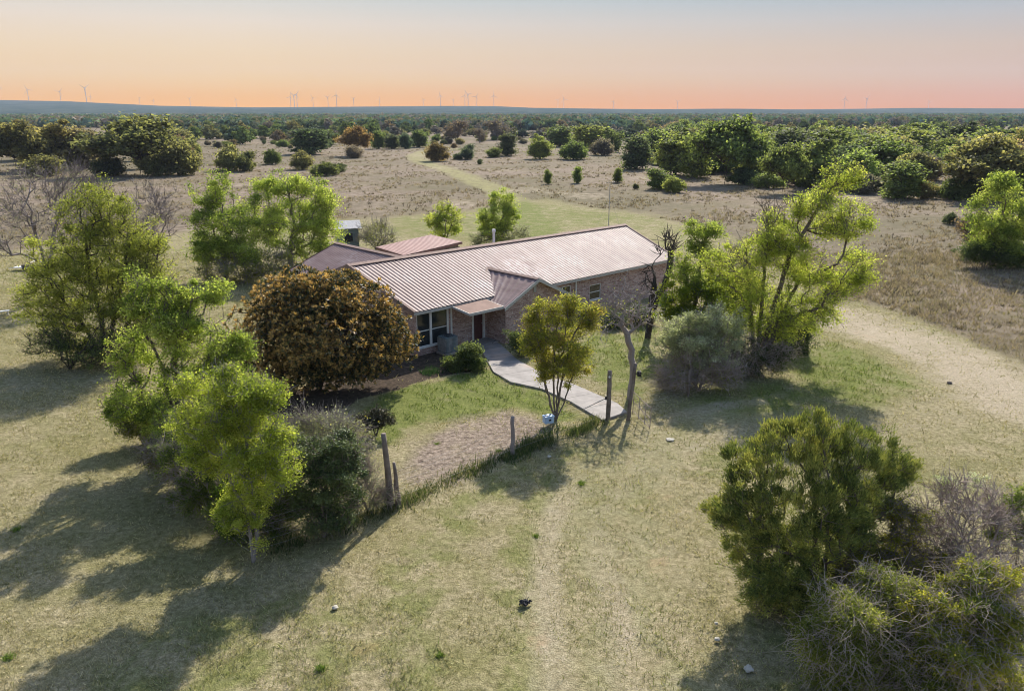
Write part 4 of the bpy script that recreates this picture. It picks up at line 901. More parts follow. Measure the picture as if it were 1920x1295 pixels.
plant("green_weed", "fresh green sapling leaves at the right edge of the leafless thicket", "weed", (1905, 1100), [(1905, 940, 26, 26), (1912, 990, 20, 26), (1870, 1000, 22, 18)], 56, tips=60, leaves=1700, leaf=(.08, .04), pal=((.10, .15, .03), (.26, .31, .09)), stems=4, cr=.11, r_root=.015, r_tip=.005, wood='stems')

# --- mid distance and far trees: a few kinds, copied
def proto(kind, seed):
    r = np.random.RandomState(seed)
    if kind == 'oak':
        bl_ = [(0, 0, 4.6, 2.6, 2.4, 1.7), (2.3, .3, 3.4, 1.9, 1.7, 1.7), (-2.3, -.3, 3.7, 1.9, 1.8, 1.5), (.4, 1.6, 3.8, 1.8, 1.6, 1.4), (-.5, -1.8, 3.6, 1.9, 1.6, 1.4), (.8, 0, 5.6, 1.6, 1.5, 1.0)]
        return grow(bl_, seed, tips=420, leaves=11000, leaf=(.34, .24), pal=((.45, .45, .45), (.95, .95, .95), (1.45, 1.4, 1.2)), r_root=.30, r_tip=.03, cr=.42, gap=.48, twigs=1, twig_len=.6, step=.7, k=5, stems=[[(0, 0, -.2), (.15, 0, 1.0), (.1, 0, 2.0)], [(.1, 0, 1.9), (1.6, .3, 3.1)], [(.1, 0, 1.9), (-1.5, -.3, 3.2)], [(.1, 0, 2.0), (.2, .6, 4.0)]])
    if kind == 'tree':
        bl_ = [(0, 0, 3.4, 1.9, 1.9, 1.9), (1.2, .2, 2.6, 1.4, 1.3, 1.5), (-1.1, -.4, 2.5, 1.4, 1.4, 1.5), (.2, .9, 4.6, 1.2, 1.2, 1.1), (-.3, -.9, 4.1, 1.2, 1.2, 1.0), (.4, 0, 1.2, 1.6, 1.6, 1.1), (-.7, .3, 1.0, 1.3, 1.3, .9)]
        return grow(bl_, seed, tips=330, leaves=8000, leaf=(.30, .21), pal=((.45, .45, .45), (.95, .95, .95), (1.45, 1.4, 1.2)), r_root=.2, r_tip=.03, cr=.38, gap=.46, twigs=1, twig_len=.5, step=.7)
    if kind == 'bush':
        bl_ = [(0, 0, 1.6, 1.9, 1.8, 1.6), (1.2, 0, 1.2, 1.2, 1.2, 1.2), (-1.2, .3, 1.3, 1.2, 1.2, 1.2), (.3, -.8, 2.4, 1.0, 1.0, .9)]
        return grow(bl_, seed, tips=280, leaves=7000, leaf=(.26, .18), pal=((.40, .40, .40), (.9, .9, .9), (1.4, 1.4, 1.2)), r_root=.07, r_tip=.02, cr=.34, gap=.42, twigs=1, twig_len=.4, stems=5, step=.7)
    if kind == 'bare':
        bl_ = [(0, 0, 3.2, 1.9, 1.8, 1.9), (.8, 0, 4.2, 1.3, 1.2, 1.2), (-.9, .3, 2.6, 1.3, 1.2, 1.3)]
        return grow(bl_, seed, tips=240, leaves=1900, leaf=(.28, .18), pal=((.5, .45, .4), (1.2, 1.1, .95)), r_root=.16, r_tip=.022, cr=.45, gap=.3, twigs=4, twig_len=.8, stems=3, step=.7)
    if kind == 'cedar':
        bl_ = [(0, 0, .9, .62, .62, .9), (0, 0, 1.7, .48, .48, .8), (.1, 0, 2.4, .26, .26, .5)]
        return grow(bl_, seed, tips=150, leaves=4200, leaf=(.22, .07), pal=((.5, .5, .5), (1.3, 1.3, 1.2)), style='needle', r_root=.06, r_tip=.015, cr=.16, gap=.3)
    if kind == 'far':
        bl_ = [(0, 0, 2.6, 2.3, 2.3, 2.2), (1.5, .2, 2.1, 1.5, 1.5, 1.7), (-1.5, -.2, 2.1, 1.6, 1.5, 1.7), (.2, -.5, 4.2, 1.5, 1.5, 1.1)]
        return grow(bl_, seed, tips=120, leaves=1500, leaf=(.85, .6), pal=((.45, .45, .45), (.95, .95, .95), (1.45, 1.4, 1.25)), r_root=.2, r_tip=.06, cr=.5, gap=.4, k=4, step=1.2)
DIM = {'oak': (8.4, 6.6), 'tree': (5.0, 5.7), 'bush': (4.8, 3.4), 'bare': (4.2, 5.4), 'cedar': (1.3, 2.9), 'far': (6.0, 5.3)}
PROTO = {}
for kd, nvar in (('oak', 3), ('tree', 3), ('bush', 3), ('bare', 2), ('cedar', 2), ('far', 4)):
    for v in range(nvar):
        wd, lf = proto(kd, 100 + 10 * v + len(kd))
        PROTO[kd, v] = (np_mesh(kd + "_trunk", wd[0], wd[1], 4, None, True), np_mesh(kd + "_crown", lf[0], lf[1], 4, lf[2]))
NAMES = {'oak': ("oak_tree", "tree"), 'tree': ("leafy_tree", "tree"), 'bush': ("round_bush", "bush"), 'bare': ("bare_tree", "tree"), 'cedar': ("cedar_sapling", "sapling"), 'far': ("distant_tree", "tree")}
rngT = random.Random(5)
PC = {'oakd': (.20, .20, .09), 'olive': (.265, .255, .115), 'brown': (.255, .21, .135), 'green': (.175, .225, .075), 'lime': (.24, .30, .09), 'dark': (.12, .155, .08), 'rust': (.26, .195, .095), 'grey': (.22, .20, .17), 'teal': (.12, .16, .11)}
def put(kind, bx, by, top, width, colour, label, group, cat=None, variant=None, name=None):
    g0 = at(bx, by); s = depth(g0) / F
    w, h = DIM[kind]
    sx = width * s / w; sz = max((by - top) * s / h, 0.15)
    v = rngT.randrange(len([k for k in PROTO if k[0] == kind])) if variant is None else variant
    o = empty(name or NAMES[kind][0], (g0[0], g0[1], 0), label, cat or NAMES[kind][1], group, rngT.uniform(-.6, .6) if kind == 'oak' else rngT.uniform(0, 6.28))
    o.scale = (sx, sx, sz)
    tr, cr_ = PROTO[kind, v]
    t = link("trunk", tr, M['bark_dark'] if kind != 'bare' else M['twig_grey'], o)
    c = link("crown", cr_, M['leaf_far' if kind == 'far' else 'leaf'], o)
    j = rngT.uniform(.85, 1.15); cc = PC[colour]; c.color = (cc[0] * j * rngT.uniform(.92, 1.1), cc[1] * j, cc[2] * j, 1)
    return o
G1, G2, G3 = "oaks in the grove at the upper left", "trees in the grove right of the pasture", "bushes dotted along the far side of the pasture"
MID = [
 # upper left grove
 ('oak', 30, 322, 230, 120, 'oakd', "dark oak at the left edge of the upper left grove", G1), ('tree', 108, 318, 234, 90, 'olive', "yellowish oak second from the left edge in the upper left grove", G1),
 ('tree', 160, 316, 236, 85, 'brown', "brownish tree just left of the big spreading oak in the upper left grove", G1), ('oak', 262, 328, 223, 190, 'oakd', "big spreading dark oak with a forked trunk at the right of the upper left grove", G1),
 ('bush', 335, 328, 262, 82, 'olive', "olive bush under the right side of the big spreading oak", G1), ('bush', 295, 330, 285, 60, 'oakd', "dark low bush beside the trunk of the big spreading oak", G1),
 ('tree', 65, 300, 232, 90, 'olive', "olive tree behind the dark oak at the left edge", G1), ('bush', 205, 330, 292, 60, 'dark', "dark low bush left of the big spreading oak trunk", G1), ('bush', 80, 330, 290, 80, 'oakd', "dark undergrowth bush below the yellowish oak at upper left", G1),
 ('bush', 358, 290, 262, 36, 'lime', "small fresh green bush just beyond the upper left grove", G1), ('tree', 330, 282, 240, 60, 'olive', "olive tree at the back of the upper left grove, right of the big oak", G1),
 ('bush', 430, 320, 272, 55, 'olive', "pale olive bush in the open right of the upper left grove", G3), ('bush', 460, 321, 282, 48, 'oakd', "dull bush touching the pale olive bush right of the grove", G3),
 ('bush', 511, 308, 280, 34, 'green', "single small green bush halfway between the grove and the bright green trees", G3), ('bush', 567, 318, 282, 42, 'olive', "olive bush above the bright green trees", G3),
 ('bush', 611, 329, 304, 56, 'green', "low wide green bush above the bright green trees", G3), ('bush', 640, 322, 306, 24, 'dark', "tiny dark bush right of the low wide green bush", G3),
 ('tree', 582, 289, 240, 78, 'dark', "dark broad tree above the olive bush left of centre", G3), ('oak', 668, 292, 238, 62, 'rust', "orange-brown oak at the left end of the far pasture edge", G3),
 ('bush', 665, 296, 272, 40, 'grey', "grey scrub at the foot of the orange-brown oak", G3),
 ('tree', 710, 279, 244, 28, 'green', "narrow green tree right of the orange-brown oak", G3), ('tree', 735, 279, 252, 34, 'dark', "dark small tree second right of the orange-brown oak", G3),
 ('tree', 760, 279, 250, 26, 'teal', "blue-green narrow tree left of the round green one on the pasture edge", G3), ('tree', 786, 276, 244, 40, 'green', "round green tree above the bend of the grass track", G3),
 ('bush', 820, 302, 266, 48, 'rust', "rust-tinted bush standing alone beside the bend of the grass track", G3), ('bush', 876, 299, 270, 34, 'teal', "blue-green bush right of the rust-tinted bush", G3), ('bush', 858, 299, 288, 20, 'dark', "tiny dark bush between the rust-tinted bush and the blue-green bush", G3),
 ('bare', 857, 268, 226, 44, 'grey', "grey bare tree on the skyline behind the rust-tinted bush", G3), ('bush', 925, 295, 276, 34, 'green', "low green bush left of the dark cedar on the pasture edge", G3),
 ('tree', 951, 292, 250, 42, 'dark', "dark dense tree in the middle of the pasture edge", G3), ('tree', 1012, 298, 256, 44, 'lime', "light green tree right of the dark dense one on the pasture edge", G3),
 ('bush', 1075, 299, 263, 50, 'green', "rounded green bush midway along the pasture edge, right of the light green tree", G3), ('tree', 1050, 275, 236, 60, 'green', "broad green tree behind the rounded green bush on the pasture edge", G3),
 ('tree', 1105, 281, 234, 80, 'lime', "broad light green tree behind the pasture edge near the picture's centre right", G3), ('bush', 1128, 291, 258, 42, 'grey', "grey scrub in front of the broad light green tree", G3), ('tree', 1148, 285, 244, 44, 'green', "green tree left of the large dark green one at the right pasture edge", G3),
 ('tree', 1192, 317, 252, 66, 'dark', "large dark green tree where the pasture meets the right grove", G3), ('bare', 930, 262, 226, 54, 'grey', "wide grey bare tree on the skyline left of centre", G3),
 ('cedar', 1027, 345, 320, 13, 'green', "leftmost of the three small cedars alone in the pasture", "small cedars alone in the pasture"), ('cedar', 1082, 343, 312, 17, 'green', "middle one of the three small cedars alone in the pasture", "small cedars alone in the pasture"),
 ('cedar', 1158, 342, 317, 17, 'green', "rightmost of the three small cedars alone in the pasture", "small cedars alone in the pasture"), ('bush', 1192, 354, 344, 14, 'dark', "tiny dark shrub right of the three small cedars", G3), ('bush', 900, 308, 298, 12, 'dark', "tiny dark shrub below the blue-green bush in the pasture", G3),
 # right grove
 ('tree', 1265, 328, 250, 74, 'green', "green tree left of the tall oak in the right grove", G2), ('tree', 1300, 332, 256, 70, 'lime', "light green tree touching the left side of the tall oak", G2), ('oak', 1358, 344, 220, 132, 'green', "tall round oak with a dark trunk standing at the front of the right grove", G2),
 ('bush', 1236, 354, 314, 50, 'green', "green bush at the left front of the right grove", G2), ('bush', 1262, 360, 330, 40, 'lime', "small yellow-green bush right of the front green bush of the grove", G2), ('bush', 1395, 346, 312, 50, 'dark', "dark low bush right of the tall oak trunk", G2), ('tree', 1418, 338, 250, 60, 'lime', "light green tree at the right side of the tall oak", G2),
 ('oak', 1466, 362, 270, 84, 'green', "smaller oak with a thin dark forked trunk, right of the tall oak", G2), ('bush', 1440, 352, 322, 50, 'lime', "yellow-green low bush left of the smaller oak trunk", G2), ('tree', 1520, 352, 262, 74, 'green', "green tree right of the smaller oak", G2),
 ('tree', 1480, 320, 240, 80, 'dark', "dark green tree behind the smaller oak", G2), ('tree', 1560, 326, 238, 90, 'green', "mid green tree above the top of the tall thin-leaved tree", G2), ('tree', 1600, 356, 280, 70, 'lime', "yellow-green tree right of the top of the tall thin-leaved tree", G2),
 ('tree', 1690, 372, 300, 82, 'green', "dense green tree at the front right of the right grove", G2), ('bare', 1738, 352, 292, 44, 'grey', "grey bare shrub right of the dense front tree of the right grove", G2), ('bush', 1738, 372, 340, 36, 'olive', "olive bush right of the dense front tree of the right grove", G2),
 ('tree', 1640, 340, 252, 90, 'green', "green tree behind the dense front tree of the right grove", G2), ('tree', 1700, 312, 240, 84, 'lime', "light green tree in the second row of the right grove", G2), ('tree', 1780, 306, 236, 74, 'dark', "tall dark green tree behind the large right oak", G2),
 ('oak', 1838, 374, 258, 150, 'olive', "large olive-green oak near the right edge of the right grove", G2), ('oak', 1925, 350, 238, 110, 'oakd', "dark oak at the right edge of the picture behind the large olive oak", G2), ('bush', 1790, 374, 332, 50, 'green', "green bush below the left side of the large olive oak", G2),
 ('tree', 1610, 300, 240, 80, 'olive', "olive tree at the back of the right grove above the thin-leaved tree", G2), ('tree', 1860, 312, 240, 90, 'green', "green tree behind the crown of the large olive oak", G2), ('tree', 1230, 300, 250, 60, 'dark', "dark tree at the back left of the right grove", G2),
 ('bush', 1780, 420, 398, 24, 'dark', "small dark thorny shrub in the open left of the far right bright tree", G2),
 ('bare', 1815, 478, 408, 50, 'brown', "bare brown sapling at the left side of the far right bright tree", G2),
]
for kd, bx, by, tp, w, cc, lb, gr in MID: put(kd, bx, by, tp, w * (1.25 if gr == G2 else 1.1), cc, lb, gr)
plant("bright_green_tree", "bright fresh green tree with dark undergrowth at the right edge beyond the dirt track", "tree", (1885, 500), [(1875, 362, 52, 36), (1905, 410, 58, 46), (1850, 430, 44, 34), (1832, 392, 24, 22), (1890, 458, 60, 34), (1940, 380, 44, 44)], 60, tips=420, leaves=15000, leaf=(.19, .12), pal=G_BRIGHT, twigs=1, r_root=.2, cr=.45, gap=.44, step=.6)
plant("dark_shrub", "dark shrub at the foot of the bright tree on the right edge", "shrub", (1845, 502), [(1830, 470, 36, 22), (1875, 482, 40, 20), (1912, 486, 30, 22)], 61, tips=220, leaves=6500, leaf=(.17, .09), pal=G_DARK, stems=5, r_root=.05, cr=.35, wood='stems')

# far rows of single trees
SECT = [(0, 420, "above the upper left oaks"), (420, 560, "above the pale olive bush"), (560, 700, "near the orange-brown oak"), (700, 830, "above the track's bend"), (830, 980, "above the upright yellow-green tree"), (980, 1120, "above the three small cedars"), (1120, 1260, "above the roof's far end"), (1260, 1400, "near the tall round oak"), (1400, 1560, "above the smaller forked oak"), (1560, 1740, "above the tall thin-leaved tree"), (1740, 1960, "above the large olive oak")]
ROWS = [(236, 243, "hazy rear row"), (243, 252, "middle row"), (252, 268, "front row")]
LOOK = {'green': "green", 'dark': "dark green", 'grey': "grey leafless", 'brown': "brownish", 'teal': "blue-green", 'olive': "olive"}
rngF = random.Random(77); cnt = 0
for ri, (y0, y1, rn) in enumerate(ROWS):
    n = (105, 78, 42)[ri]
    for q in range(n):
        x = 300 + (q + rngF.uniform(-.4, 1.4)) / n * 1660; y = rngF.uniform(y0, y1)
        if x < 410 and y > 246: continue
        if 690 < x < 1150 and y > 258 and rngF.random() < .75: continue
        if 820 < x < 1180 and 246 < y < 258 and rngF.random() < .5: continue
        sn = next(t for a, b, t in SECT if a <= x < b) if x < 1960 else SECT[-1][2]
        cc = rngF.choices(['green', 'dark', 'grey', 'brown', 'teal', 'olive'], [3, 4, 2.2, 2, 2, 1.5] if x > 700 else [4, 4, 1, 1, 3, 1])[0]
        s = depth(at(x, y)) / F; hm = rngF.uniform(4.5, 8.0); wm = hm * rngF.uniform(.9, 1.5)
        kd = 'bare' if cc == 'grey' and ri == 2 else 'far'
        put(kd, x, y, y - hm / s, wm / s, cc, f"{LOOK[cc]} distant tree, {rn}, {sn}", f"{LOOK[cc]} trees, {rn}, {sn}", name="distant_tree" if kd == 'far' else None)
        cnt += 1

# trees crowding behind the named ones
rngG = random.Random(21)
FRONTL = [(1200, 305), (1300, 326), (1460, 345), (1560, 345), (1690, 362), (1790, 366), (1980, 392)]
for q in range(112):
    x = rngG.uniform(1205, 1960); yf = float(np.interp(x, [p[0] for p in FRONTL], [p[1] for p in FRONTL])); y = 258 + (yf - 264) * (q + rngG.random()) / 112
    s = depth(at(x, y)) / F; hm = rngG.uniform(5.5, 9.0); cc = rngG.choices(['green', 'lime', 'dark', 'olive', 'brown'], [5, 3, 2, 2, .6])[0]
    look = {'green': "mid green", 'lime': "light green", 'dark': "dark green", 'olive': "olive", 'brown': "brownish"}[cc]
    put(rngG.choice(['tree', 'bush', 'tree', 'oak']), x, y, y - hm / s, hm * rngG.uniform(1.15, 1.75) / s, cc, f"{look} tree crowded behind the front oaks of the right grove", f"{look} trees inside the right grove", cat="tree", name="leafy_tree")
for q in range(30):
    x = 1215 + q * 24 + rngG.uniform(-14, 14); y = float(np.interp(x, [p[0] for p in FRONTL], [p[1] for p in FRONTL])) + rngG.uniform(-8, 10)
    if 1330 < x < 1385 or 1450 < x < 1485: continue
    s = depth(at(x, y)) / F; hm = rngG.uniform(1.6, 3.6); cc = rngG.choice(['green', 'dark', 'olive', 'grey', 'green'])
    look = {'green': "green", 'dark': "dark green", 'olive': "olive", 'grey': "grey"}[cc]
    put('bush', x, y, y - hm / s, hm * rngG.uniform(1.3, 2.0) / s, cc, f"{look} low bush along the front of the right grove", f"{look} low bushes along the front of the right grove", name="scrub_bush")
for q in range(26):
    x = rngG.uniform(-20, 350); y = rngG.uniform(272, 318)
    s = depth(at(x, y)) / F; hm = rngG.uniform(4.5, 6.5); cc = rngG.choice(['olive', 'oakd', 'brown', 'dark'])
    look = {'oakd': "dark olive", 'dark': "dark green", 'olive': "olive", 'brown': "brownish"}[cc]
    put(rngG.choice(['tree', 'oak', 'bush']), x, y, max(y - hm / s, 230), hm * rngG.uniform(1.0, 1.5) / s, cc, f"{look} tree crowded inside the upper left grove", f"{look} trees inside the upper left grove", cat="tree", name="leafy_tree")
for q in range(46):
    x = rngG.uniform(300, 700); y = rngG.uniform(240, 272) if x < 640 else rngG.uniform(240, 262)
    s = depth(at(x, y)) / F; hm = rngG.uniform(5, 8); cc = rngG.choice(['green', 'dark', 'teal', 'green', 'olive'])
    look = {'green': "green", 'dark': "dark green", 'olive': "olive", 'teal': "blue-green"}[cc]
    put('far', x, y, y - hm / s, hm * rngG.uniform(1.1, 1.6) / s, cc, f"{look} tree in the wood right of the upper left grove", f"{look} trees in the wood right of the upper left grove")


for q in range(110):
    x = rngG.uniform(420, 1420); y = 236 + 30 * rngG.random() ** .8
    if x > 1250 and y > 256: continue
    s = depth(at(x, y)) / F; hm = rngG.uniform(2.2, 5.0); cc = rngG.choice(['olive', 'grey', 'dark', 'brown', 'teal', 'grey', 'dark'])
    look = {'teal': "blue-green", 'dark': "dark green", 'olive': "olive", 'brown': "brownish", 'grey': "grey"}[cc]
    put('far', x, y, y - hm / s, hm * rngG.uniform(1.2, 2.2) / s, cc, f"{look} scrub in the hazy belt beyond the pasture", f"{look} scrub in the hazy belt beyond the pasture", name="scrub_bush")
for q in range(56):
    x = rngG.uniform(380, 1010); y = rngG.uniform(256, 282) if x < 640 or rngG.random() < .3 else rngG.uniform(252, 274)
    s = depth(at(x, y)) / F; hm = rngG.uniform(1.4, 3.2); cc = rngG.choice(['olive', 'grey', 'dark', 'brown', 'green', 'grey'])
    look = {'green': "green", 'dark': "dark green", 'olive': "olive", 'brown': "brownish", 'grey': "grey"}[cc]
    put('bush', x, y, y - hm / s, hm * rngG.uniform(1.2, 2.2) / s, cc, f"{look} low scrub bush scattered along the far pasture edge", f"{look} scrub along the far pasture edge", name="scrub_bush")

# far-off wood that reads as one mass
def far_woods():
    r = np.random.RandomState(9); n = 26000
    D = 560 * (4350 / 560) ** (r.rand(n) ** 1.25); a = r.uniform(-.78, .78, n); Xw = D * a; Yw = D
    px_ = 960 + F * a / CP
    keep = ~((px_ < 270) & (D < 640)) & ((D < 1900) | (r.rand(n) < .0)) & (wob(np.stack([Xw, Yw], 1), 260, 31) > np.where(D < 700, 0.0, -1.2))
    Xw, Yw, D = Xw[keep], Yw[keep], D[keep]; n = len(D)
    Zw = np.where(D > 1800, np.maximum(hill_z(Xw, Yw), -1), 0.0)
    big = np.where(D > 1900, 1.35, 1.0); K = 16
    hgt = r.uniform(4, 8, n) * big; wid = hgt * r.uniform(.8, 1.4, n)
    d = r.normal(size=(n, K, 3)); d /= np.linalg.norm(d, axis=2)[:, :, None]
    C = np.stack([Xw, Yw, Zw], 1)[:, None, :] + d * np.stack([wid * .42, wid * .42, hgt * .36], 1)[:, None, :] + np.stack([0 * hgt, 0 * hgt, hgt * .5], 1)[:, None, :]
    C = C.reshape(-1, 3); nr = (d.reshape(-1, 3) + r.normal(size=(n * K, 3)) * .4); ax = np.cross(nr, r.normal(size=(n * K, 3)))
    L = np.repeat(wid * .62, K) * r.uniform(.7, 1.2, n * K)
    V, Fc = leaf_quads(C, ax, nr, L, L * .8)
    pal = np.array([(.12, .18, .10), (.15, .20, .10), (.20, .20, .12), (.23, .19, .15), (.10, .16, .13)])
    cl = np.repeat(pal[r.randint(0, 5, n)] * r.uniform(.75, 1.25, n)[:, None], K, 0) * r.uniform(.75, 1.25, n * K)[:, None]
    return np_mesh("far_woods", V, Fc, 4, cl)
tag(link("far_woods", far_woods(), M['leaf_far']), "hazy blue-green woods stretching to the far ridge", "woods", kind="stuff")

# ------------------------------------------------------------------ grass: blades over the near ground
def blades(P, h, wd, lean, cols, rng):
    n = len(P); a = rng.rand(n) * 6.283; d = np.stack([np.cos(a), np.sin(a), 0 * a], 1)
    b = rng.rand(n) * 6.283; l = np.stack([np.cos(b), np.sin(b), 0 * b], 1) * (lean * h)[:, None]
    base = np.concatenate([P, np.full((n, 1), -0.03)], 1) if P.shape[1] == 2 else P
    V = np.stack([base - d * wd[:, None] / 2, base + d * wd[:, None] / 2, base + l + np.array([0, 0, 1]) * h[:, None]], 1)
    return V.reshape(-1, 3), np.arange(n * 3).reshape(n, 3), cols
def grass_field():
    rng = np.random.RandomState(3); n = 440000
    # density falls off with distance
    y = 13.5 + (rng.rand(n) ** 1.7) * 62; x = (rng.rand(n) * 2 - 1) * (6 + y * 0.88)
    P = np.stack([x, y], 1)
    cl_ = wob(P, 0.55, 51) + wob(P, 2.2, 52) * .6 + rng.normal(size=n) * .5
    keep = cl_ > -0.25
    hp = np.array([W(s, d)[:2] for s, d in ((0.3, .3), (5.5, .3), (5.5, -1.3), (10.3, -1.3), (10.3, .3), (23.6, .3), (23.6, 10.4), (9, 10.4), (9, 15.8), (1.5, 15.8), (1.5, 10.4), (.3, 10.4))])
    keep &= ~inside(P, hp) & ~inside(P, walk)
    P = P[keep]; past, green, dirt, bare, bed, rust = zones(P)
    k2 = rng.rand(len(P)) > np.clip(dirt * .75 + bare * .55 + bed * .95 + rust * .8, 0, .97)
    P, past, green = P[k2], past[k2], green[k2]; n = len(P)
    dist = P[:, 1]
    h = (0.035 + 0.055 * rng.rand(n) + .11 * (rng.rand(n) < .04)) * (1 + .6 * green + 1.0 * past) * (1 + np.maximum(dist - 25, 0) / 60)
    w = (0.016 + 0.016 * rng.rand(n)) * (1 + np.maximum(dist - 20, 0) / 22)
    straw = np.array([.46, .395, .25]); oliv = np.array([.19, .19, .065]); gr = np.array([.135, .19, .038]); brn = np.array([.27, .215, .155])
    t = np.clip(.32 + .30 * wob(P, 5, 53) + rng.normal(size=n) * .25, 0, 1)[:, None]
    c = straw * (1 - t) + oliv * t
    c = c * (1 - past[:, None]) + (brn * (1 - .3 * t) + oliv * .3 * t) * past[:, None]
    g_ = np.clip(green + rng.normal(size=n) * .2, 0, 1)[:, None]; c = c * (1 - g_) + gr * g_
    c = c * rng.uniform(.55, 1.35, n)[:, None]
    V, Fc, cl = blades(P, h, w, rng.uniform(.2, 1.3, n), c, rng)
    return np_mesh("grass", V, Fc, 3, cl)
tag(link("grass", grass_field(), M['grass_blade']), "short dry straw and olive grass covering the ground", "grass", kind="stuff")

def pasture_tufts():
    rng = np.random.RandomState(13); n = 62000
    D = 48 * (330 / 48) ** rng.rand(n); x = (rng.rand(n) * 2 - 1) * D * 1.05
    P = np.stack([x, D], 1); past = zones(P)[0]; keep = (past > .6) & (wob(P, 9, 61) + rng.normal(size=n) * .6 > .15) & (seg_dist(P, track1) > 2.6) & (seg_dist(P, dirt1) > 2.0)
    P = P[keep]; n = len(P); K = 9
    big = rng.rand(n) ** 3
    PP = np.repeat(P, K, 0) + rng.normal(size=(n * K, 2)) * np.repeat(.10 + .32 * big, K)[:, None]
    h = rng.uniform(.10, .30, n * K) * np.repeat(1 + 1.2 * big, K); w = rng.uniform(.03, .07, n * K) * np.repeat(1 + P[:, 1] / 110, K)
    pal = ((.085, .07, .052), (.20, .16, .12), (.33, .27, .21), (.21, .19, .11))
    c = np.repeat(palette_cols(rng.rand(n), pal), K, 0) * rng.uniform(.75, 1.25, n * K)[:, None]
    V, Fc, cl = blades(PP, h, w, rng.uniform(.2, 1.2, n * K), c, rng)
    return np_mesh("dry_tufts", V, Fc, 3, cl)
tag(link("dry_tufts", pasture_tufts(), M['grass_blade']), "brown tufts of dry grass scattered over the rough pasture", "grass", kind="stuff")
def strip_weeds(name, poly, per_m, h0, h1, spread, pal, label, seed):
    rng = np.random.RandomState(seed); pts = []
    for a, b in zip(poly[:-1], poly[1:]):
        L = np.linalg.norm(b - a); n = int(L * per_m); t = rng.rand(n)[:, None]; nn = np.array([-(b - a)[1], (b - a)[0]]) / max(L, 1e-6)
        pts.append(a + (b - a) * t + nn * rng.normal(size=(n, 1)) * spread)
    P = np.concatenate(pts); n = len(P); dens = wob(P, 1.2, seed + 1); P = P[dens + rng.normal(size=n) * .3 > -.1]; n = len(P)
    h = rng.uniform(h0, h1, n) * np.clip(.8 + .5 * wob(P, 1.7, seed + 2), .35, 1.4); w = rng.uniform(.02, .045, n)
    c = palette_cols(np.clip(rng.rand(n), 0, 1), pal)
    V, Fc, cl = blades(P, h, w, rng.uniform(.1, .7, n), c, rng)
    tag(link(name, np_mesh(name, V, Fc, 3, cl), M['grass_blade']), label, "weeds", kind="stuff")
FRONT = gp([(500, 1035), (600, 1002), (680, 975), (728, 952), (800, 918), (880, 885), (961, 853), (1020, 830), (1085, 800), (1130, 788)])
strip_weeds("tall_grass", FRONT, 330, .10, .36, .26, ((.04, .06, .02), (.09, .125, .04), (.24, .22, .11)), "tall green grass growing along the front fence", 71)
strip_weeds("tall_grass", gp([(940, 862), (1000, 838), (1060, 812), (1100, 795)]), 560, .16, .42, .34, ((.03, .05, .02), (.07, .11, .035), (.15, .17, .06)), "thick dark green grass below the myrtle tree along the fence", 74)
strip_weeds("tall_grass", gp([(790, 700), (850, 690), (900, 690)]), 420, .12, .36, .3, ((.02, .045, .02), (.05, .10, .04)), "dark green tufts in the bed beside the front door", 77)

def weed_clump(px_, py_, r, n, label, seed):
    rng = np.random.RandomState(seed); P = rng.normal(size=(n, 2)) * r * .55
    V, Fc, cl = blades(P, rng.uniform(.04, .13, n), rng.uniform(.015, .035, n), rng.uniform(.3, 1.4, n), palette_cols(rng.rand(n), ((.06, .11, .02), (.14, .22, .035), (.24, .31, .07))), rng)
    o = link("weed_clump", np_mesh("weed_clump", V, Fc, 3, cl), M['grass_blade']); p = at(px_, py_); o.location = (p[0], p[1], 0)
    tag(o, label, "weed", "green weeds in the mown grass")
for a in ((600, 1252, .10, 170, "bright green weed clump near the bottom left of the mown grass", 1), (1005, 1005, .09, 110, "small green weed clump in the middle of the foreground grass", 2), (1090, 905, .14, 160, "green weed clump below the myrtle tree's shadow", 3), (14, 1232, .12, 170, "green weed clump at the lower left corner", 4), (825, 1228, .08, 90, "faint weed clump left of the wheel tracks near the bottom", 5), (30, 992, .16, 150, "green weed patch in the fence trees' long shadow at left", 6), (935, 845, .12, 140, "light green weed on the bare soil inside the fence", 7), (820, 832, .10, 120, "yellow-green weed in the middle of the bare soil patch", 8)): weed_clump(*a)

# ------------------------------------------------------------------ fence, posts, gate
def fence_wire(poly, zs, r=0.006, seed=1):
    rng = random.Random(seed); mb = MB()
    for z in zs:
        pts = []
        for a, b in zip(poly[:-1], poly[1:]):
            L = np.linalg.norm(b - a); m = max(2, int(L / 1.2))
            for q in range(m): t = q / m; p = a + (b - a) * t; pts.append((p[0] + rng.gauss(0, .01), p[1] + rng.gauss(0, .01), z - .05 * math.sin(t * math.pi) + rng.gauss(0, .012)))
        pts.append((poly[-1][0], poly[-1][1], z)); mb.tube(pts, r, None, 4, False)
    return mb
def rough_post(h, r0, r1, seed, lean=(0, 0)):
    rng = random.Random(seed); mb = MB(); pts = []
    for q in range(8):
        t = q / 7; pts.append((lean[0] * t + rng.gauss(0, .012), lean[1] * t + rng.gauss(0, .012), -.2 + (h + .2) * t))
    mb.tube(pts, r0, r1, 9); return mb
fence = empty("wire_fence", tuple(at(961, 852)), "sagging wire fence on weathered wooden posts around the front yard", "fence")
f0 = at(961, 852)[:2]
fp = gp([(474, 1046), (600, 1002), (728, 950), (961, 852), (1136, 786)]) - f0
fence_wire(fp, (.25, .5, .75, 1.0, 1.2), .003, 3).build("wire", M['steel'], fence)
fr = gp([(1184, 770), (1290, 742), (1418, 700), (1510, 655)]) - f0
fence_wire(fr, (.25, .5, .75, 1.0, 1.2), .003, 4).build("wire", M['steel'], fence)
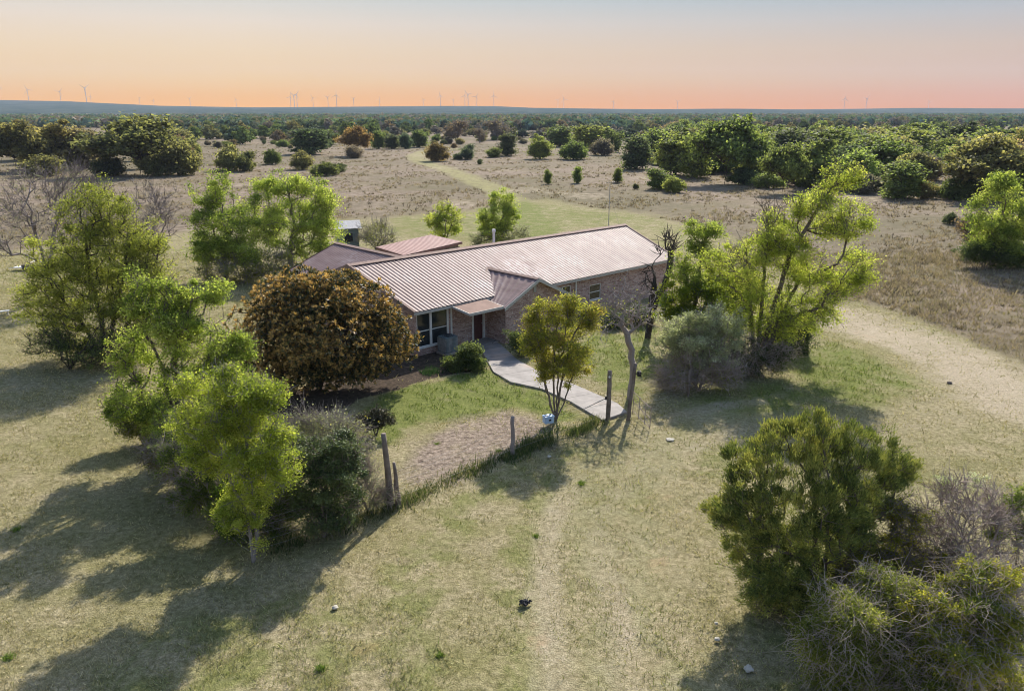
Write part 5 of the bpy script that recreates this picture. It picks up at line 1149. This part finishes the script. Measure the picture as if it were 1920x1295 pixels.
fl = gp([(474, 1046), (430, 1010), (395, 950), (345, 880), (275, 822)]) - f0
fence_wire(fl, (.2, .45, .7, .95), .003, 5).build("wire", M['steel'], fence)
def fpost(px_, py_, h, r0, r1, seed, mat='wood_post', lean=(0, 0)):
    p = at(px_, py_)[:2] - f0; o = rough_post(h, r0, r1, seed, lean).build("post", M[mat], fence, 0, True); o.location = (p[0], p[1], 0); return o
tag(fpost(733, 950, 2.7, .13, .085, 5, lean=(-.12, 0)), "tall thick broken post")
fpost(748, 948, 1.6, .12, .05, 6, lean=(-.1, .05))
tag(fpost(961, 852, 1.6, .085, .075, 7, 'twig_grey'), "short grey post")
fpost(1290, 742, 1.3, .06, .05, 8); fpost(1512, 652, 1.7, .08, .07, 9, 'bark_dark')
fpost(345, 880, 1.3, .06, .05, 10, 'bark_pale'); fpost(430, 1008, 1.2, .07, .05, 11, 'bark_pale')
t_ = MB().tube([tuple(p) + (.5 + .2 * q,) for q, p in enumerate(gp([(270, 822), (310, 845), (345, 885)]) - f0)], .03, .02); t_.build("top_rail", M['bark_pale'], fence, 0, True)

gpost = empty("gate_post", tuple(at(1140, 786)), "straight dark gate post at the left side of the path end", "post")
rough_post(2.25, .105, .095, 21).build("post", M['wood_post'], gpost, 0, True)
lk = MB()
a_ = at(1140, 786); b_ = at(1095, 778)
ch = [((b_ - a_) * t)[:2].tolist() + [1.05 - .75 * t + .1 * math.sin(t * 9) * 0] for t in np.linspace(0, 1, 8)]
lk.tube(ch, .018, .018, 6, True); lk.build("chain", M['steel'], gpost)
MB().box(-.16, -.09, -.05, .05, .92, 1.08).build("latch", M['black'], gpost, .01)
MB().tube([(-.02, -.11, 2.0), (-.02, -.14, 2.0)], .045, .045, 10).build("insulator", M['white'], gpost)
gpost2 = empty("gate_post", tuple(at(1176, 786)), "slightly leaning grey-brown gate post beside the curved dead trunk", "post")
l2 = rough_post(2.55, .09, .08, 22, (.28, .1)).build("post", M['wood_post'], gpost2, 0, True)
bx_ = MB(); bx_.box(.36, .52, -.02, .14, 1.98, 2.2); bx_.tube([(.20, .06, 2.05), (.37, .06, 2.1)], .025); bx_.tube([(.44, .03, 2.1), (.44, -.1, 2.08)], .06, .07, 10)
bx_.build("bird_feeder", M['black'], gpost2, .01)
# little wire gate swung open
gt0 = at(1186, 778); gate = empty("wire_gate", tuple(gt0), "thin rusty wire gate hanging open right of the leaning gate post", "gate")
ge = (at(1218, 806) - gt0)[:2]; gm = MB()
for z in (.12, .55, 1.0): gm.tube([(0, 0, z + .1), (ge[0] * .5, ge[1] * .5, z + .03), (ge[0], ge[1], z)], .016, None, 5)
for t in (0.0, .35, .7, 1.0): gm.tube([(ge[0] * t, ge[1] * t, .05), (ge[0] * t + .03, ge[1] * t, 1.12 - .1 * t)], .018, None, 5)
gm.tube([(0, 0, 1.05), (ge[0], ge[1], .15)], .012, None, 5); gm.build("gate_frame", M['twig_red'], gate)

# ------------------------------------------------------------------ small things
bk = empty("cooler", tuple(at(1028, 797)), "pale blue plastic box leaning against the myrtle tree stems", "box", None, R(25))
MB().box(-.22, .22, -.15, .15, .12, .40).build("body", M['blue'], bk, .03)
MB().box(-.235, .235, -.165, .165, .40, .46).build("lid", M['blue'], bk, .02)
hb = MB(); hb.box(-.17, -.06, -.10, .0, .455, .475); hb.box(.06, .16, -.02, .09, .455, .475); hb.box(-.05, .05, -.185, -.166, .26, .34); hb.build("handle", M['black'], bk, .006)
def stone(px_, py_, r, label, mat='stone', seed=0, flat=.6, name="stone", group="loose pale stones on the grass"):
    bm = bmesh.new(); bmesh.ops.create_icosphere(bm, subdivisions=3, radius=r); rng = np.random.RandomState(seed)
    ph = rng.rand(9) * 6
    for v in bm.verts:
        c = v.co / r; k = 1 + .16 * math.sin(c.x * 3 + ph[0]) * math.sin(c.y * 4 + ph[1]) + .12 * math.sin(c.z * 5 + ph[2] + c.x * 4) + .06 * math.sin(c.x * 11 + ph[3]) * math.sin(c.y * 12 + ph[4])
        v.co = v.co * k; v.co.z = max(v.co.z, -r * .5) * flat
    for f in bm.faces: f.smooth = seed % 2 == 0
    me = bpy.data.meshes.new(name); bm.to_mesh(me); bm.free()
    o = link(name, me, M[mat]); p = at(px_, py_); o.location = (p[0], p[1], r * flat * .25); o.rotation_euler = (0, 0, seed)
    return tag(o, label, "rock", group)
stone(628, 1139, .085, "pale stone left of centre on the sunlit foreground grass", seed=2)
stone(1345, 1198, .07, "upper pale stone at the edge of the juniper's shadow", seed=4); stone(1404, 1254, .11, "larger pale stone in the juniper's shadow near the bottom", seed=6); stone(1343, 1168, .05, "small stone between the juniper and the sunlit grass", seed=8)
stone(1256, 824, .16, "flat pale stone on the grass below the wire gate", seed=10, flat=.3); stone(1030, 856, .08, "little white stone in the shade of the myrtle tree", seed=12)
stone(1780, 718, .12, "brown stone on the dirt track at right", 'bark', 14)
# dark lump of debris
db = empty("debris", tuple(at(985, 1134)), "small dark heap of charred debris on the foreground grass", "debris")
rngd = random.Random(8); dm = MB()
for k in range(16):
    a = rngd.uniform(0, 6.28); rr = rngd.uniform(0, .15); x, y = rr * math.cos(a), rr * math.sin(a); z = rngd.uniform(.0, .12)
    dm.tube([(x - .06 * math.cos(a * 2), y - .06 * math.sin(a * 2), z), (x, y, z + .05), (x + .07 * math.cos(a * 2), y + .07 * math.sin(a * 2), z + rngd.uniform(-.02, .06))], rngd.uniform(.025, .05), .02, 6)
dm.build("heap", M['black'], db)
dm = MB()
for k in range(6):
    a = rngd.uniform(0, 6.28); dm.tube([(0, 0, .08), (.20 * math.cos(a), .20 * math.sin(a), rngd.uniform(.1, .22))], .014, .008, 5)
dm.build("sticks", M['bark_dark'], db)
tl = empty("flat_trailer", tuple(at(48, 506)), "low white flat trailer frame left of the airy tree", "trailer", None, R(8)); tl.scale = (.5, .55, .6)
MB().box(-1.6, 1.6, -.7, .7, .38, .48).build("bed", M['white'], tl, .01)
m_ = MB(); m_.tube([(1.3, -.7, .48), (1.3, -.7, 1.15), (1.3, .7, 1.15), (1.3, .7, .48)], .035, None, 6); m_.tube([(-1.6, 0, .43), (-2.6, 0, .3)], .04, None, 6); m_.build("rail", M['white'], tl)
for y in (-.75, .75): MB().tube([(.2, y - .09, .3), (.2, y + .09, .3)], .3, .3, 16).build("wheel", M['black'], tl)
MB().box(-.4, .9, -.45, .45, .482, .8).build("load", M['bark'], tl, .05)
bb = at(4, 592)
bn = empty("bench", tuple(bb), "white bench cut off by the left edge of the picture", "bench", None, R(25)); bn.scale = (.5, .7, .7)
MB().box(-.9, .9, -.2, .2, .42, .48).build("seat", M['white'], bn, .01)
for x in (-.7, .7): MB().box(x - .04, x + .04, -.17, .17, 0, .42).build("leg", M['steel'], bn)

# ------------------------------------------------------------------ wind turbines
def turbine_meshes():
    t = MB().tube([(0, 0, -6), (0, 0, 40), (0, 0, 80)], 2.1, 1.2, 10); n = MB().box(-1.7, 1.7, -3.5, 5.5, 79, 83)
    bl_ = MB(); bl_.v = [(-1.3, -4.2, 2), (1.3, -4.2, 2), (1.7, -4.2, 9), (.25, -4.2, 44), (-.25, -4.2, 44), (-1.3, -4.2, 9), (0, -3.6, 2), (0, -3.6, 9), (0, -4.0, 44)]
    bl_.f = [(0, 1, 2, 5), (5, 2, 3, 4), (0, 6, 1), (1, 6, 7, 2), (6, 0, 5, 7), (7, 5, 4, 8), (2, 7, 8, 3)]
    return t, n, bl_
T_, N_, B_ = turbine_meshes()
TUR = [(0, 156, 30, "cut off by the left edge, tallest in the picture"), (57, 172, 95, "second from the left edge above the blue ridge"), (117, 175, 40, "just left of the clearest one above the ridge"), (165, 169, 60, "with the clearest blades on the left ridge"), (173, 183, 10, "small one close behind the clearest turbine"),
       (264, 186, 80, "faint one right of the clearest turbine"), (290, 190, 20, "tiny one over the slope of the left ridge"), (358, 187, 50, "faint one above the big spreading oak's right side"), (444, 189, 100, "faint one above the pale olive bushes"),
       (546, 184, 15, "left one of the close trio above the dark tree"), (553, 182, 70, "middle one of the close trio above the dark tree"), (558, 180, 35, "tallest one of the close trio above the dark tree"), (588, 186, 90, "lone one right of the close trio"), (616, 185, 55, "left one of the pair above the orange-brown oak"), (632, 181, 5, "taller right one of the pair above the orange-brown oak"),
       (664, 187, 60, "above the narrow green tree"), (712, 188, 25, "above the bend of the grass track, left side"), (794, 189, 85, "faint one left of the rust-tinted bush"), (826, 182, 110, "clear centre one above the rust-tinted bush"), (850, 189, 45, "low one just right of the clear centre one"), (872, 182, 10, "left one of the tight pair at centre"), (878, 180, 75, "right one of the tight pair at centre"), (893, 184, 30, "just right of the tight pair at centre"), (926, 182, 0, "tall one above the house ridge's middle"),
       (1046, 190, 50, "faint one above the leftmost cedar"), (1057, 188, 95, "second faint one above the leftmost cedar"), (1150, 192, 20, "very faint one above the rightmost cedar"), (1270, 192, 65, "very faint one left of the tall round oak"), (1582, 187, 5, "left one of the faint pair above the thin-leaved tree"), (1623, 187, 40, "right one of the faint pair above the thin-leaved tree"), (1740, 192, 80, "faint one at far right")]
pro = None
for x, hy, rot, lb in TUR:
    ry = float(np.interp(x, RX, RY)); hp_ = max(ry - hy, 9.5); D = 4215.0 + 14.0 * (rot % 17)
    wx = (x - 960) / F * (D * CP); zb = float(hill_z(np.array([wx]), np.array([D]))[0])
    o = empty("wind_turbine", (wx, D, zb), "white wind turbine on the horizon, " + lb, "wind turbine", "wind turbines on the horizon", R(rngT.uniform(-35, 35)))
    k = max(0.3, (H + (HY - hy) * D / (F * 1.0) - zb) / 81.0); k = min(k, 1.5); o.scale = (k, k, k)
    if pro is None:
        pro = (T_.build("tower", M['paint_white'], o), N_.build("nacelle", M['paint_white'], o), B_.build("blade", M['paint_white'], o))
        pro[2].location = (0, 0, 81); pro[2].rotation_euler = (0, R(rot), 0); rest = 2
    else:
        for q in pro[:2]: c = q.copy(); col.objects.link(c); c.parent = o
        rest = 3
    for q in range(rest):
        c = pro[2].copy(); col.objects.link(c); c.parent = o; c.rotation_euler = (0, R(rot + 120 * (q + (3 - rest))), 0)

# ------------------------------------------------------------------ haze
def haze():
    me = bpy.data.meshes.new("haze"); b = MB().box(-4650, 4650, -500, 4640, -32, 230)
    me.from_pydata(b.v, [], b.f); me.update()
    m = bpy.data.materials.new("haze_air"); m.use_nodes = True; nt = m.node_tree; nt.nodes.clear()
    o = nt.nodes.new("ShaderNodeOutputMaterial"); v = nt.nodes.new("ShaderNodeVolumePrincipled")
    v.inputs["Color"].default_value = (0.54, 0.64, 0.82, 1); v.inputs["Density"].default_value = 0.84e-4; v.inputs["Anisotropy"].default_value = 0.1
    nt.links.new(v.outputs[0], o.inputs["Volume"])
    tag(link("haze", me, m), kind="stuff")
haze()
